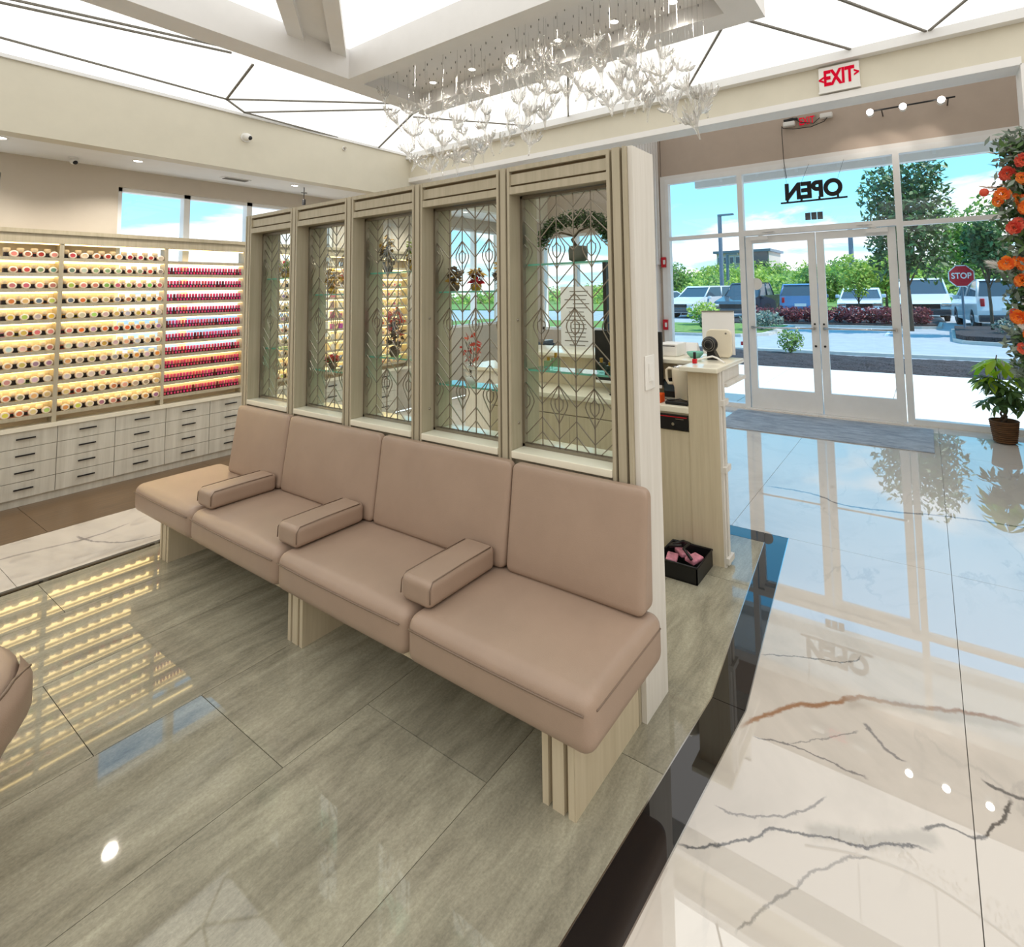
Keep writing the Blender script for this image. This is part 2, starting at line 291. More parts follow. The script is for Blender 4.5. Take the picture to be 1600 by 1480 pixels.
# ------------------------------------------------------------------ mesh helpers
class MB:
    def __init__(s): s.v = []; s.f = []; s.m = []; s.s = []
    def add(s, vs, fs, m=0, smooth=False):
        o = len(s.v); s.v.extend(tuple(q) for q in vs)
        for f in fs: s.f.append(tuple(i + o for i in f)); s.m.append(m); s.s.append(smooth)
        return s
    def box(s, x0, x1, y0, y1, z0, z1, m=0):
        if x0 > x1: x0, x1 = x1, x0
        if y0 > y1: y0, y1 = y1, y0
        if z0 > z1: z0, z1 = z1, z0
        v = [(x, y, z) for x in (x0, x1) for y in (y0, y1) for z in (z0, z1)]
        return s.add(v, [(0, 1, 3, 2), (4, 6, 7, 5), (0, 4, 5, 1), (2, 3, 7, 6), (0, 2, 6, 4), (1, 5, 7, 3)], m)
    def obox(s, c, ax, ay, az, hx, hy, hz, m=0):
        c = Vector(c); v = [c + ax * (i * hx) + ay * (j * hy) + az * (k * hz) for i in (-1, 1) for j in (-1, 1) for k in (-1, 1)]
        return s.add(v, [(0, 1, 3, 2), (4, 6, 7, 5), (0, 4, 5, 1), (2, 3, 7, 6), (0, 2, 6, 4), (1, 5, 7, 3)], m)
    def bar(s, p, q, wd, dp, nrm, m=0):
        """flat bar p-q, width in the plane, depth dp along nrm"""
        p = Vector(p); q = Vector(q); d = q - p; ln = d.length
        if ln < 1e-5: return s
        d /= ln; nrm = Vector(nrm); sd = d.cross(nrm).normalized()
        return s.obox((p + q) / 2, d, sd, nrm, ln / 2 + wd * .35, wd / 2, dp / 2, m)
    def prism(s, poly, z0, z1, m=0, axis='z'):
        n = len(poly)
        def pt(a, b, h): return (a, b, h) if axis == 'z' else ((h, a, b) if axis == 'x' else (a, h, b))
        v = [pt(a, b, z0) for a, b in poly] + [pt(a, b, z1) for a, b in poly]
        return s.add(v, [tuple(range(n - 1, -1, -1)), tuple(range(n, 2 * n))] + [(i, (i + 1) % n, n + (i + 1) % n, n + i) for i in range(n)], m)
    def lathe(s, prof, c=(0, 0, 0), n=16, m=0, axis='z', smooth=True, cap=True):
        c = Vector(c); v = []
        for r, h in prof:
            for k in range(n):
                a = 2 * pi * k / n; x, y = r * cos(a), r * sin(a)
                v.append(c + (Vector((x, y, h)) if axis == 'z' else Vector((h, x, y)) if axis == 'x' else Vector((y, h, x))))
        f = [(i * n + k, i * n + (k + 1) % n, (i + 1) * n + (k + 1) % n, (i + 1) * n + k) for i in range(len(prof) - 1) for k in range(n)]
        s.add(v, f, m, smooth)
        if cap:
            if prof[0][0] > 1e-6: s.add(v[:n], [tuple(range(n - 1, -1, -1))], m)
            if prof[-1][0] > 1e-6: s.add(v[-n:], [tuple(range(n))], m)
        return s
    def cyl(s, c, r, h, axis='z', n=16, m=0): return s.lathe([(r, 0), (r, h)], c, n, m, axis)
    def tube(s, path, r, n=6, m=0, closed=False):
        path = [Vector(q) for q in path]; k = len(path); v = []; nr = None
        for i, q in enumerate(path):
            a = path[i - 1] if (i > 0 or closed) else q; b = path[(i + 1) % k] if (i < k - 1 or closed) else q
            t = (b - a).normalized()
            if nr is None: nr = t.orthogonal().normalized()
            else: nr = (nr - t * nr.dot(t)).normalized()
            bn = t.cross(nr); rr = r[i] if isinstance(r, (list, tuple)) else r
            for j in range(n):
                an = 2 * pi * j / n; v.append(q + nr * (cos(an) * rr) + bn * (sin(an) * rr))
        f = [(i * n + j, i * n + (j + 1) % n, ((i + 1) % k) * n + (j + 1) % n, ((i + 1) % k) * n + j) for i in range(k if closed else k - 1) for j in range(n)]
        if not closed: f += [tuple(range(n - 1, -1, -1)), tuple(range((k - 1) * n, k * n))]
        return s.add(v, f, m, True)
    def sphere(s, c, rx, ry=None, rz=None, n=12, k=8, m=0):
        ry = ry or rx; rz = rz or rx; c = Vector(c)
        v = [c + Vector((rx * sin(pi * i / k) * cos(2 * pi * j / n), ry * sin(pi * i / k) * sin(2 * pi * j / n), rz * cos(pi * i / k))) for i in range(k + 1) for j in range(n)]
        return s.add(v, [(i * n + j, (i + 1) * n + j, (i + 1) * n + (j + 1) % n, i * n + (j + 1) % n) for i in range(k) for j in range(n)], m, True)
    def rbox(s, x0, x1, y0, y1, z0, z1, r, puff=None, n=6, m=0, fn=None):
        """rounded cushion box; puff = {axis: amount on + side}"""
        c = Vector(((x0 + x1) / 2, (y0 + y1) / 2, (z0 + z1) / 2)); h = ((x1 - x0) / 2, (y1 - y0) / 2, (z1 - z0) / 2)
        def ax(hh):
            rr = min(r, hh * .98); inner = hh - rr; k = [-hh, -hh + rr * .22, -hh + rr * .6, -inner]
            k += [-inner + 2 * inner * i / n for i in range(1, n)] + [inner, hh - rr * .6, hh - rr * .22, hh]; return k
        A = [ax(hh) for hh in h]; idx = {}; vv = []; ff = []
        def vid(q):
            key = tuple(round(t, 5) for t in q)
            if key not in idx:
                inn = [max(-(h[i] - min(r, h[i] * .98)), min(h[i] - min(r, h[i] * .98), q[i])) for i in range(3)]
                dlt = Vector([q[i] - inn[i] for i in range(3)]); 
                o = Vector(inn) + (dlt.normalized() * r if dlt.length > 1e-6 else dlt)
                for i in range(3): o[i] = max(-h[i], min(h[i], o[i]))
                if puff:
                    for a_, am in puff.items():
                        sg = 1 if am[0] > 0 else -1
                        if q[a_] * sg > 0:
                            b1, b2 = [t for t in range(3) if t != a_]
                            o[a_] += am[0] * (1 - (q[b1] / h[b1]) ** 2) * (1 - (q[b2] / h[b2]) ** 2)
                idx[key] = len(vv); vv.append(c + o)
            return idx[key]
        for a_ in range(3):
            b1, b2 = (a_ + 1) % 3, (a_ + 2) % 3
            for sg in (-1, 1):
                for i in range(len(A[b1]) - 1):
                    for j in range(len(A[b2]) - 1):
                        qs = []
                        for (ii, jj) in ((i, j), (i + 1, j), (i + 1, j + 1), (i, j + 1)):
                            q = [0, 0, 0]; q[a_] = sg * h[a_]; q[b1] = A[b1][ii]; q[b2] = A[b2][jj]; qs.append(vid(q))
                        ff.append(tuple(qs) if sg > 0 else tuple(reversed(qs)))
        if fn: vv = [Vector(fn(q)) for q in vv]
        return s.add(vv, ff, m, True)
    def build(s, name, mats, parent=None, origin=None):
        me = bpy.data.meshes.new(name); o = bpy.data.objects.new(name, me); COL.objects.link(o)
        if parent is not None:
            o.parent = parent; org = parent.get('_w'); off = Vector(org) if org is not None else Vector((0, 0, 0))
        elif origin is not None: off = Vector(origin); o.location = off
        else: off = Vector((0, 0, 0))
        me.from_pydata([(q[0] - off.x, q[1] - off.y, q[2] - off.z) for q in s.v], [], s.f)
        for mm in (mats if isinstance(mats, (list, tuple)) else [mats]): me.materials.append(M[mm] if isinstance(mm, str) else mm)
        me.polygons.foreach_set('material_index', s.m); me.polygons.foreach_set('use_smooth', s.s)
        if parent is None and origin is not None: o['_w'] = tuple(off)
        elif parent is not None and '_w' in parent: o['_w'] = tuple(off)
        me.update(); return o
def tag(o, label=None, cat=None, group=None, kind=None):
    if label: o['label'] = label
    if cat: o['category'] = cat
    if group: o['group'] = group
    if kind: o['kind'] = kind
    return o
def thing(name, loc, label=None, cat=None, group=None, kind=None):
    """Empty at the base of a thing; parts are given in world coordinates"""
    o = bpy.data.objects.new(name, None); COL.objects.link(o); o.location = loc; o.empty_display_size = 0.05
    o['_w'] = tuple(loc); return tag(o, label, cat, group, kind)
def local(name, loc, rz=0.0, label=None, cat=None, group=None):
    """Empty whose parts are given in its own coordinates"""
    o = bpy.data.objects.new(name, None); COL.objects.link(o); o.location = loc; o.rotation_euler = (0, 0, rz)
    return tag(o, label, cat, group)
def dup(root, loc=None, label=None, rz=None):
    c = root.copy(); COL.objects.link(c)
    if loc is not None: c.location = loc
    if rz is not None: c.rotation_euler = (0, 0, rz)
    if label: c['label'] = label
    for ch in list(root.children):
        k = ch.copy(); COL.objects.link(k); k.parent = c
        for g in ch.children:
            q = g.copy(); COL.objects.link(q); q.parent = k
    return c
def inst(src, name, loc, rot=None, scale=None, parent=None):
    o = bpy.data.objects.new(name, src); COL.objects.link(o); o.location = loc
    if rot: o.rotation_euler = rot
    if scale: o.scale = scale
    if parent is not None: o.parent = parent
    return o
TEXTS = []
def text(name, body, size, loc, rot, mt, extrude=0.003, parent=None, width=None, bold=0.0):
    c = bpy.data.curves.new(name, 'FONT'); c.body = body; c.size = size; c.extrude = extrude; c.align_x = 'CENTER'; c.align_y = 'CENTER'; c.offset = bold
    c.materials.append(M[mt]); o = bpy.data.objects.new(name, c); COL.objects.link(o)
    if parent is not None:
        o.parent = parent; wv = parent.get('_w'); loc = Vector(loc) - (Vector(wv) if wv is not None else Vector((0, 0, 0)))
    o.location = loc; o.rotation_euler = rot; TEXTS.append(o)
    if width: o.scale = (width, 1, 1)
    return o
def leaves(mb, c, rad, n, size, rng, m=0, hollow=0.55):
    c = Vector(c)
    for _ in range(n):
        while True:
            d = Vector((rng.uniform(-1, 1), rng.uniform(-1, 1), rng.uniform(-1, 1)))
            if 0.05 < d.length < 1: break
        d.normalize(); d *= rng.uniform(hollow, 1) ** .6
        q = c + Vector((d.x * rad[0], d.y * rad[1], d.z * rad[2]))
        t = Vector((rng.uniform(-1, 1), rng.uniform(-1, 1), rng.uniform(-1, 1))).normalized(); u = t.orthogonal().normalized()
        sz = size * rng.uniform(.6, 1.3)
        mb.add([q - t * sz, q + u * sz * .45, q + t * sz, q - u * sz * .45], [(0, 1, 2, 3)], m)
    return mb
def ordn(k): return ['first', 'second', 'third', 'fourth', 'fifth', 'sixth', 'seventh', 'eighth', 'ninth', 'tenth', 'eleventh', 'twelfth'][k] if k < 12 else '%d%s' % (k + 1, {1: 'st', 2: 'nd', 3: 'rd'}.get((k + 1) % 10 if (k + 1) % 100 not in (11, 12, 13) else 0, 'th'))
def struct(name, mb, mats, parent=None, origin=None):
    o = mb.build(name, mats, parent, origin)
    if parent is None: o['kind'] = 'structure'
    return o
rng = random.Random(7)

# ================================================================== FLOOR
floor = struct('floor', MB().box(-6, 6.9, -6.5, 5.8, -0.12, -0.010), 'seam')
G = 0.0012
def tile(poly, mt, nm='tile'):
    cx = sum(q[0] for q in poly) / len(poly); cy = sum(q[1] for q in poly) / len(poly)
    pp = []
    for x, y in poly:      # shrink by the joint
        pp.append((x + (G if x < cx else -G), y + (G if y < cy else -G)))
    o = MB().prism(pp, -0.010, 0.0).build(nm, mt, floor); return o
def rect(x0, x1, y0, y1): return [(x0, y0), (x1, y0), (x1, y1), (x0, y1)]
bin_ = lambda x: .797 - .0510 * (x - 1.0) if x < 1.98 else .747 + .1045 * (x - 1.98)      # inner edge of black border
bout = lambda x: .675 - .0538 * (x - 1.0) if x < 1.985 else .622 + .1059 * (x - 1.985)
XR = 3.302
rows = [(None, 1.22, 1.60), (1.22, 1.815, 1.287), (1.815, 2.40, .979), (2.40, 2.995, .667), (2.995, 3.59, .36), (3.59, 4.066, .866)]
for y0, y1, xs in rows:
    ed = [xs]
    while ed[0] > -6: ed.insert(0, ed[0] - 1.19)
    while ed[-1] < XR: ed.append(ed[-1] + 1.19)
    ed[0] = -6; ed[-1] = XR
    for a, b in zip(ed[:-1], ed[1:]):
        if b - a < .03: continue
        if y0 is None:
            if a < 1.98 < b: tile([(a, bin_(a)), (1.98, bin_(1.98)), (b, bin_(b)), (b, y1), (a, y1)], 'tile')
            else: tile([(a, bin_(a)), (b, bin_(b)), (b, y1), (a, y1)], 'tile')
        else: tile(rect(a, b, y0, y1), 'tile')
BX = [-6, -3.2, -.4, 1.983, 3.43]
for a, b in zip(BX[:-1], BX[1:]):
    bi = min(b, XR) if b > 3.3 else b
    tile([(a, bout(a)), (b, bout(b)), (bi, bin_(bi)), (a, bin_(a))] if b < 3.3 else [(a, bout(a)), (b, bout(b)), (b, bout(b) + .14), (XR, bin_(XR)), (a, bin_(a))], 'granite')
tile([(XR, bin_(XR)), (3.43, bout(3.43) + .14), (3.43, 4.126), (XR, 4.126)], 'granite')
for a, b in zip([-6, -3, 0, 1.65], [-3, 0, 1.65, XR]): tile(rect(a, b, 4.066, 4.126), 'granite')
t = MB()
for f1, (a, b) in ((bin_, (-6, 1.98)), (bin_, (1.98, XR)), (bout, (-6, 1.985)), (bout, (1.985, 3.43))):
    t.prism([(a, f1(a) - .002), (b, f1(b) - .002), (b, f1(b) + .002), (a, f1(a) + .002)], -.009, .0004)
t.build('border_edging', 'chrome', floor)
MX = [-6, -3.5, -1.2, 1.12, 3.43, 5.72, 6.80]
for a, b in zip(MX[:-1], MX[1:]):
    if b <= 3.431:
        poly = [(a, -.03), (b, -.03), (b, bout(b))] + ([(1.985, bout(1.985))] if a < 1.985 < b else []) + [(a, bout(a))]
        tile(poly, 'marble', 'marble_slab')
    for k in range(-5, 5):
        y0, y1 = -.03 + 1.15 * k, -.03 + 1.15 * (k + 1)
        if b <= 3.431 and k >= 0: continue
        tile(rect(a, b, y0, min(y1, 5.75)), 'marble', 'marble_slab')
for a, b in zip([-6, -3.8, -1.5, .799, 3.1], [-3.8, -1.5, .799, 3.1, 3.43]): tile(rect(a, b, 4.126, 4.90), 'marble', 'marble_slab')
for k in range(8):
    tile(rect(-6 + 1.18 * k, min(3.43, -6 + 1.18 * (k + 1)), 4.90, 5.80), 'woodfloor', 'floor_plank')

# ================================================================== WALLS + CEILINGS
# north wall with its windows (openings 1.62-3.62 and 4.75-6.6, 1.0-2.49)
NY = 5.82
nw_ = MB()
for a, b in ((-6, -1.0), (.925, 1.622), (3.62, 4.75), (6.6, 7.0)): nw_.box(a, b, NY, NY + .2, 0, 3.9)
for a, b in ((-1.0, .925), (1.622, 3.62), (4.75, 6.6)):
    nw_.box(a, b, NY, NY + .2, 0, 1.0); nw_.box(a, b, NY, NY + .2, 2.49, 3.9)
struct('wall_north', nw_, 'wallgrey')
def window_unit(name, a, b, z0, z1, mull):
    w_ = thing(name, ((a + b) / 2, NY + .08, z0), kind='structure')
    f = MB(); s = .035
    f.box(a, a + s, NY + .03, NY + .12, z0, z1); f.box(b - s, b, NY + .03, NY + .12, z0, z1); f.box(a, b, NY + .03, NY + .12, z0, z0 + s); f.box(a, b, NY + .03, NY + .12, z1 - s, z1)
    for x in mull: f.box(x - .025, x + .025, NY + .03, NY + .12, z0, z1)
    f.build('window_frame', 'alu', w_)
    ed = [a] + list(mull) + [b]
    for p, q in zip(ed[:-1], ed[1:]): MB().box(p + .02, q - .02, NY + .07, NY + .075, z0 + .03, z1 - .03).build('pane', 'pane', w_)
window_unit('window_1', -1.0, .925, 1.0, 2.49, (0,))
window_unit('window_2', 1.622, 3.62, 1.0, 2.49, (2.145, 2.70, 3.2))
window_unit('window_3', 4.75, 6.6, 1.0, 2.49, (5.35, 6.0))
# east wall : above and beside the storefront
ew = MB(); X = 6.82
ew.box(X, X + .2, -.87, 3.05, 3.08, 4.0)
ew.box(X, X + .2, 3.06, 3.9, 0, 4.0); ew.box(X, X + .2, 3.9, 5.2, 0, .9); ew.box(X, X + .2, 3.9, 5.2, 2.4, 4.0); ew.box(X, X + .2, 5.2, 5.82, 0, 4.0)
ew.box(X, X + .2, -6.5, -.87, 0, 4.0)
struct('wall_east', ew, 'taupe')
w_ = thing('window_4', (X + .08, 4.55, .9), kind='structure')
f = MB()
for a, b, c, d in ((3.9, 3.94, .9, 2.4), (5.16, 5.2, .9, 2.4), (3.9, 5.2, .9, .94), (3.9, 5.2, 2.36, 2.4), (4.52, 4.57, .9, 2.4)): f.box(X + .03, X + .12, a, b, c, d)
f.build('window_frame', 'casing', w_)
for a, b in ((3.93, 4.53), (4.56, 5.17)): MB().box(X + .07, X + .075, a, b, .93, 2.37).build('pane', 'pane', w_)
struct('wall_south', MB().box(-6, 7, -6.6, -6.4, 0, 4.0), 'wallgrey')
struct('wall_west', MB().box(-6.2, -6, -6.6, 6, 0, 4.0), 'wallgrey')
# main ceiling : luminous stretch ceiling behind seams
ceil = struct('ceiling', MB().box(-6.2, 4.25, -6.6, 5.9, 3.22, 3.4), 'ceilw')
MB().box(-6, 4.06, -6.5, 5.05, 3.155, 3.16).build('luminous_sheet', 'lum', ceil)
def seam(a, b, wd=.015): 
    a = Vector((a[0], a[1], 3.15)); b = Vector((b[0], b[1], 3.15))
    MB().bar(a, b, wd, .012, (0, 0, 1)).build('seam', 'seam', ceil)
N1, N2 = (2.0, 4.767), (2.24, 4.99)
for a, b in ((N1, (1.797, 3.9)), (N1, (-2.5, 4.64)), ((-2.2, 6.0 - .95), (1.62, 3.74)), ((-1.9, 5.04), (1.62, 3.82)), (N1, (2.85, 3.77)), (N2, (2.95, 3.89)), (N1, N2), ((3.66, 5.05), (3.1, 3.75)),
             (N2, (3.4, 5.05)), ((4.05, 1.555), (3.2, .98)), ((3.2, .835), (4.05, .34)), ((3.1, .42), (4.05, -.1)), ((4.05, -.1), (3.6, -.35)), ((3.2, 2.16), (4.05, 2.74)), ((3.2, 3.9), (4.05, 3.2))):
    seam(a, b)
struct('trim_1', MB().box(4.03, 4.1, -.62, 5.05, 3.092, 3.155), 'ceilw')
struct('trim_2', MB().box(-6, 4.1, 5.03, 5.05, 3.13, 3.155), 'ceilw')
# bulkheads and the lower / higher ceilings beyond them
struct('wall_bulkhead_north', MB().box(-6, 4.1, 5.05, 5.2, 2.64, 3.22).box(4.1, 6.82, 5.05, 5.2, 2.64, 3.9), 'bulk')
struct('ceiling_aisle', MB().box(-6, 6.82, 5.2, 5.82, 2.645, 2.7), 'ceilw')
struct('wall_bulkhead_east', MB().box(4.1, 4.26, -.56, 5.05, 2.87, 3.22).box(4.1, 4.26, -6.5, -.56, 0, 3.22).box(4.1, 4.26, -6.5, 5.05, 3.22, 3.95), 'bulk')
struct('trim_3', MB().box(4.075, 4.275, -.56, 5.05, 2.825, 2.875).box(4.075, 4.275, -.61, -.553, 0, 2.83), 'casing')
struct('ceiling_entrance', MB().box(4.1, 7.0, -6.5, 5.9, 3.93, 4.05), 'ceilw')
MB().box(4.28, 6.8, -6.3, 5.04, 3.915, 3.925).build('luminous_sheet', 'panel', bpy.data.objects['ceiling_entrance'])  # glowing sheet added out of view to light the entrance and its wall
# beams and the coffer over the divider
ZB = 2.95
struct('ceiling_beam', MB().box(-6, 2.05, 3.15, 3.33, ZB, 3.22), 'soffit')
dg = Vector((.36, .5)).normalized()
def dbeam(p, q, name):
    p = Vector(p); q = Vector(q); a = p - dg * 5; b = q - dg * 5
    struct(name, MB().prism([tuple(p), tuple(q), tuple(b), tuple(a)], 3.09, 3.2), 'soffit')
dbeam((1.642, 3.15), (1.745, 3.15), 'ceiling_beam'); dbeam((1.925, 3.15), (2.03, 3.15), 'ceiling_beam')
p = Vector((1.745, 3.15)); q = Vector((1.925, 3.15))
struct('ceiling_beam', MB().prism([tuple(p), tuple(q), tuple(q - dg * 5), tuple(p - dg * 5)], 3.135, 3.2), 'soffit')
cof = MB()
cof.box(2.05, 2.16, .64, 3.33, ZB, 3.22); cof.box(2.675, 2.84, .64, 3.33, ZB, 3.22); cof.box(2.16, 2.675, 3.15, 3.33, ZB, 3.22); cof.box(2.16, 2.675, .64, .81, ZB, 3.22); cof.box(2.16, 2.675, .81, 3.15, 3.045, 3.22)
struct('ceiling_coffer', cof, 'soffit')
def downlight(x, y, z, r, label, group, watts=0):
    d = thing('downlight', (x, y, z), label, 'ceiling light', group)
    MB().lathe([(r, 0), (r, -.004), (r * .8, -.006), (r * .78, -.001)], (x, y, z), 20).build('trim_ring', 'casing', d)
    MB().cyl((x, y, z - .004), r * .76, .002, n=20).build('lens', 'spot', d)
    if watts:
        ld = bpy.data.lights.new('downlight_lamp', 'SPOT'); ld.energy = watts; ld.spot_size = 2.3; ld.spot_blend = .6; ld.shadow_soft_size = r; ld.color = (1, .93, .82)
        lo = bpy.data.objects.new('downlight_lamp', ld); COL.objects.link(lo); lo.parent = d; lo.location = (0, 0, -.02)
k = 0
for x, ys in ((2.57, (1.05, 1.41, 1.80, 2.17, 2.53, 2.92)), (2.24, (1.05, 1.36, 1.72, 2.08, 2.44, 2.78))):
    for y in ys:
        side = 'divider side' if x > 2.4 else 'seating side'
        downlight(x, y, 3.045, .030, '%s recessed spot from the far end in the coffer, %s' % (ordn(5 - ys.index(y)), side), 'coffer downlights', 5)
downlight(.82, 5.30, 2.645, .05, 'round recessed light nearest the frame edge in the low aisle ceiling', 'aisle downlights', 30)
downlight(1.61, 5.36, 2.645, .038, 'round recessed light above the middle of the polish rack', 'aisle downlights', 30)
for i, x in enumerate((2.9, 3.7, 4.5, 5.3)): downlight(x, 5.36, 2.645, .038, '%s added recessed aisle light past the divider end' % ordn(i), 'aisle downlights', 30)  # extra lamps added past the divider to brighten the aisle
v = thing('ceiling_vent', (2.42, 5.5, 2.645), 'grey air vent grille set in the low aisle ceiling', 'vent')
MB().box(2.28, 2.52, 5.44, 5.53, 2.637, 2.645).build('vent_frame', 'soffit', v)
for i in range(5): MB().box(2.30, 2.50, 5.452 + .016 * i, 5.459 + .016 * i, 2.632, 2.637).build('slat', 'seam', v)
# slatted pier left of the storefront
pier = struct('wall_pier', MB().box(6.1, 6.82, 3.10, 3.4, 0, 3.93), 'casing')
for i in range(9):
    MB().box(6.06 + .085 * i, 6.105 + .085 * i, 3.075, 3.10, 1.85, 3.9).build('slat', 'casing', pier)
for i in range(4): MB().box(6.08, 6.10, 3.11 + .075 * i, 3.15 + .075 * i, 0.0, 3.9).build('slat', 'casing', pier)

# ================================================================== STOREFRONT
sf = thing('window_5', (X, 1.1, 0), kind='structure')
def fr(y0, y1, z0, z1, x0=6.79, x1=6.88, mt='alu', nm='frame_bar', par=sf): return MB().box(x0, x1, y0, y1, z0, z1).build(nm, mt, par)
fr(2.985, 3.06, 0, 3.085, 6.80, 6.90, 'casing', 'casing'); fr(-.87, -.83, 0, 3.085, 6.80, 6.90, 'casing', 'casing'); fr(-.83, 2.985, 3.035, 3.085, 6.80, 6.90, 'casing', 'casing')
fr(2.94, 2.985, 0, 3.035); fr(-.83, -.79, 0, 3.035); fr(-.79, 2.94, 2.965, 3.035)
fr(1.915, 1.98, 0, 2.965); fr(.172, .238, 0, 2.965)
fr(1.98, 2.94, 2.175, 2.225); fr(-.79, .172, 2.155, 2.205); fr(.238, 1.915, 2.165, 2.235)
fr(1.98, 2.94, 0, .05); fr(-.79, .172, 0, .06)
for y0, y1, z0, z1 in ((1.98, 2.94, .05, 2.175), (1.98, 2.94, 2.225, 2.965), (.238, 1.915, 2.235, 2.965), (-.79, .172, .06, 2.155), (-.79, .172, 2.205, 2.965)):
    MB().box(6.835, 6.841, y0 - .005, y1 + .005, z0 - .005, z1 + .005).build('pane', 'pane', sf)
def leaf_door(name, y0, y1, hinge):
    d = thing(name, (6.83, (y0 + y1) / 2, .01), kind='structure')
    b = MB(); sw = .085
    b.box(6.81, 6.855, y0, y0 + sw, .012, 2.155); b.box(6.81, 6.855, y1 - sw, y1, .012, 2.155)
    b.box(6.81, 6.855, y0 + sw, y1 - sw, .012, .255); b.box(6.81, 6.855, y0 + sw, y1 - sw, 2.065, 2.155)
    b.build('door_frame', 'alu', d)
    MB().box(6.83, 6.836, y0 + sw - .005, y1 - sw + .005, .25, 2.07).build('pane', 'pane', d)
    pb = MB().tube([(6.765, y0 + .05, 1.01), (6.765, y1 - .05, 1.01)], .011, 8); 
    for y in (y0 + .05, y1 - .05): pb.box(6.765, 6.81, y - .012, y + .012, .995, 1.025)
    pb.build('push_bar', 'chrome', d)
    yl = y0 + .045 if hinge > 0 else y1 - .045
    lk = MB().cyl((6.80, yl, .80), .013, .012, 'x', 12); lk.cyl((6.80, yl, 1.06), .011, .012, 'x', 12); lk.build('lock', 'blackmetal', d)
    yc = y1 - .18 if hinge > 0 else y0 + .18
    c = MB().box(6.765, 6.81, yc - .11, yc + .11, 2.10, 2.15); c.tube([(6.77, yc, 2.15), (6.76, yc - hinge * .2, 2.19), (6.80, yc - hinge * .02, 2.2)], .008, 6)
    c.build('door_closer', 'alu', d)
leaf_door('door_1', 1.082, 1.905, 1); leaf_door('door_2', .248, 1.072, -1)
struct('trim_4', MB().box(6.76, 6.92, .19, 1.97, -.004, .010), 'alu')
MB().box(5.745, 6.66, .015, 2.03, 0.001, .008).build('entrance_mat', 'mat', origin=(6.2, 1.0, 0.001)); tag(bpy.data.objects['entrance_mat'], 'grey entrance mat lying inside the glass doors', 'mat')
# exterior canopy edge
struct('ceiling_canopy', MB().box(6.95, 8.1, -1.6, 3.0, 3.22, 3.32).box(8.0, 8.12, -1.6, 3.0, 3.10, 3.45), 'casing')
can = bpy.data.objects['ceiling_canopy']
for i in range(8): MB().box(7.98, 8.0, -1.3 + .55 * i, -1.26 + .55 * i, 3.15, 3.24).build('canopy_clip', 'alu', can)

# ================================================================== DIVIDER
DV = thing('glazed_divider', (1.83, 2.35, 0), 'pale ash divider with five metal-grilled display windows behind the bench', 'divider')
PE = [(.915, 1.0), (1.484, 1.559), (2.041, 2.116), (2.6, 2.678), (3.159, 3.236), (3.715, 3.79)]
for i, (a, b) in enumerate(PE):
    po = MB().box(1.746, 1.92, a + .001, b - .001, 0, 2.05).build('post', 'wood_grey', DV)
    wd = b - a
    for u0, u1 in ((0, .18), (.30, .70), (.82, 1)):
        MB().box(1.728, 1.7465, a + wd * u0 + .0005, a + wd * u1 - .0005, 0, 2.05).build('slat', 'wood_grey', po)
    MB().box(1.7455, 1.7463, a + .003, b - .003, 0, 2.05).build('groove', 'wood_dark', po)
MB().box(1.745, 1.925, .895, .9148, 0, 2.052).build('end_panel', 'wood_white', DV)
sill = None
bronze_screw = None
def grille(y0, y1, z0, z1, x):
    g = MB(); W, D = .0036, .004; P_ = .0865; nx = (1, 0, 0)
    def clip(p, q):
        # clip segment to the opening
        t0, t1 = 0.0, 1.0; d = (q[0] - p[0], q[1] - p[1])
        for c, dd, lo, hi in ((p[0], d[0], y0, y1), (p[1], d[1], z0, z1)):
            if abs(dd) < 1e-9:
                if c < lo or c > hi: return None
                continue
            a, b = (lo - c) / dd, (hi - c) / dd
            if a > b: a, b = b, a
            t0 = max(t0, a); t1 = min(t1, b)
        if t1 - t0 < .02: return None
        return (p[0] + d[0] * t0, p[1] + d[1] * t0), (p[0] + d[0] * t1, p[1] + d[1] * t1)
    def seg(p, q, w=W):
        r = clip(p, q)
        if r: g.bar((x, *r[0]), (x, *r[1]), w, D, nx)
    st = [y1 - P_ * k for k in range(0, 8)]
    for k in range(1, 7):
        if st[k] > y0 + .005: seg((st[k], z0), (st[k], z1), W * 1.15)
    T = [2.02, 1.70, 1.38, 1.06, .74]       # bud heights; buds alternate between even and odd stems
    RISE, PIT = .082, .061
    for zi in range(len(T)):
        par = (zi + 1) % 2                   # stems carrying the buds of T[zi]
        top = T[zi - 1] - .07 if zi else 2.2
        a = top; low = T[zi] + .06
        n = max(1, round((top - low) / PIT)); 
        zs = [low + PIT * j for j in range(n + 1)]
        for k in range(0, 8):
            if k % 2 != par: continue
            for z in zs:
                if z > top + .03: continue
                for dy in (-P_, P_): seg((st[k], z), (st[k] + dy, z - RISE))
            # bud: outer leaf and inner drop
            for (hw, zt, zm, zb) in ((.043, .06, -.015, -.095), (.021, .018, -.012, -.05)):
                for sg in (-1, 1):
                    pl = [(0, zt), (hw * .55, zt - (zt - zm) * .5), (hw * .93, zm + .012), (hw, zm - .004), (hw * .86, zm - .02), (hw * .4, (zm + zb) / 2 - .012), (0, zb)]
                    for p, q in zip(pl[:-1], pl[1:]): seg((st[k] + sg * p[0], T[zi] + p[1]), (st[k] + sg * q[0], T[zi] + q[1]), W * .9)
    for p, q in (((y0, z0), (y1, z0)), ((y0, z1), (y1, z1))): g.bar((x, *p), (x, *q), W, D, nx)
    return g
SHZ = [(1.628, 1.170), (1.516, 1.065)]
bays = []
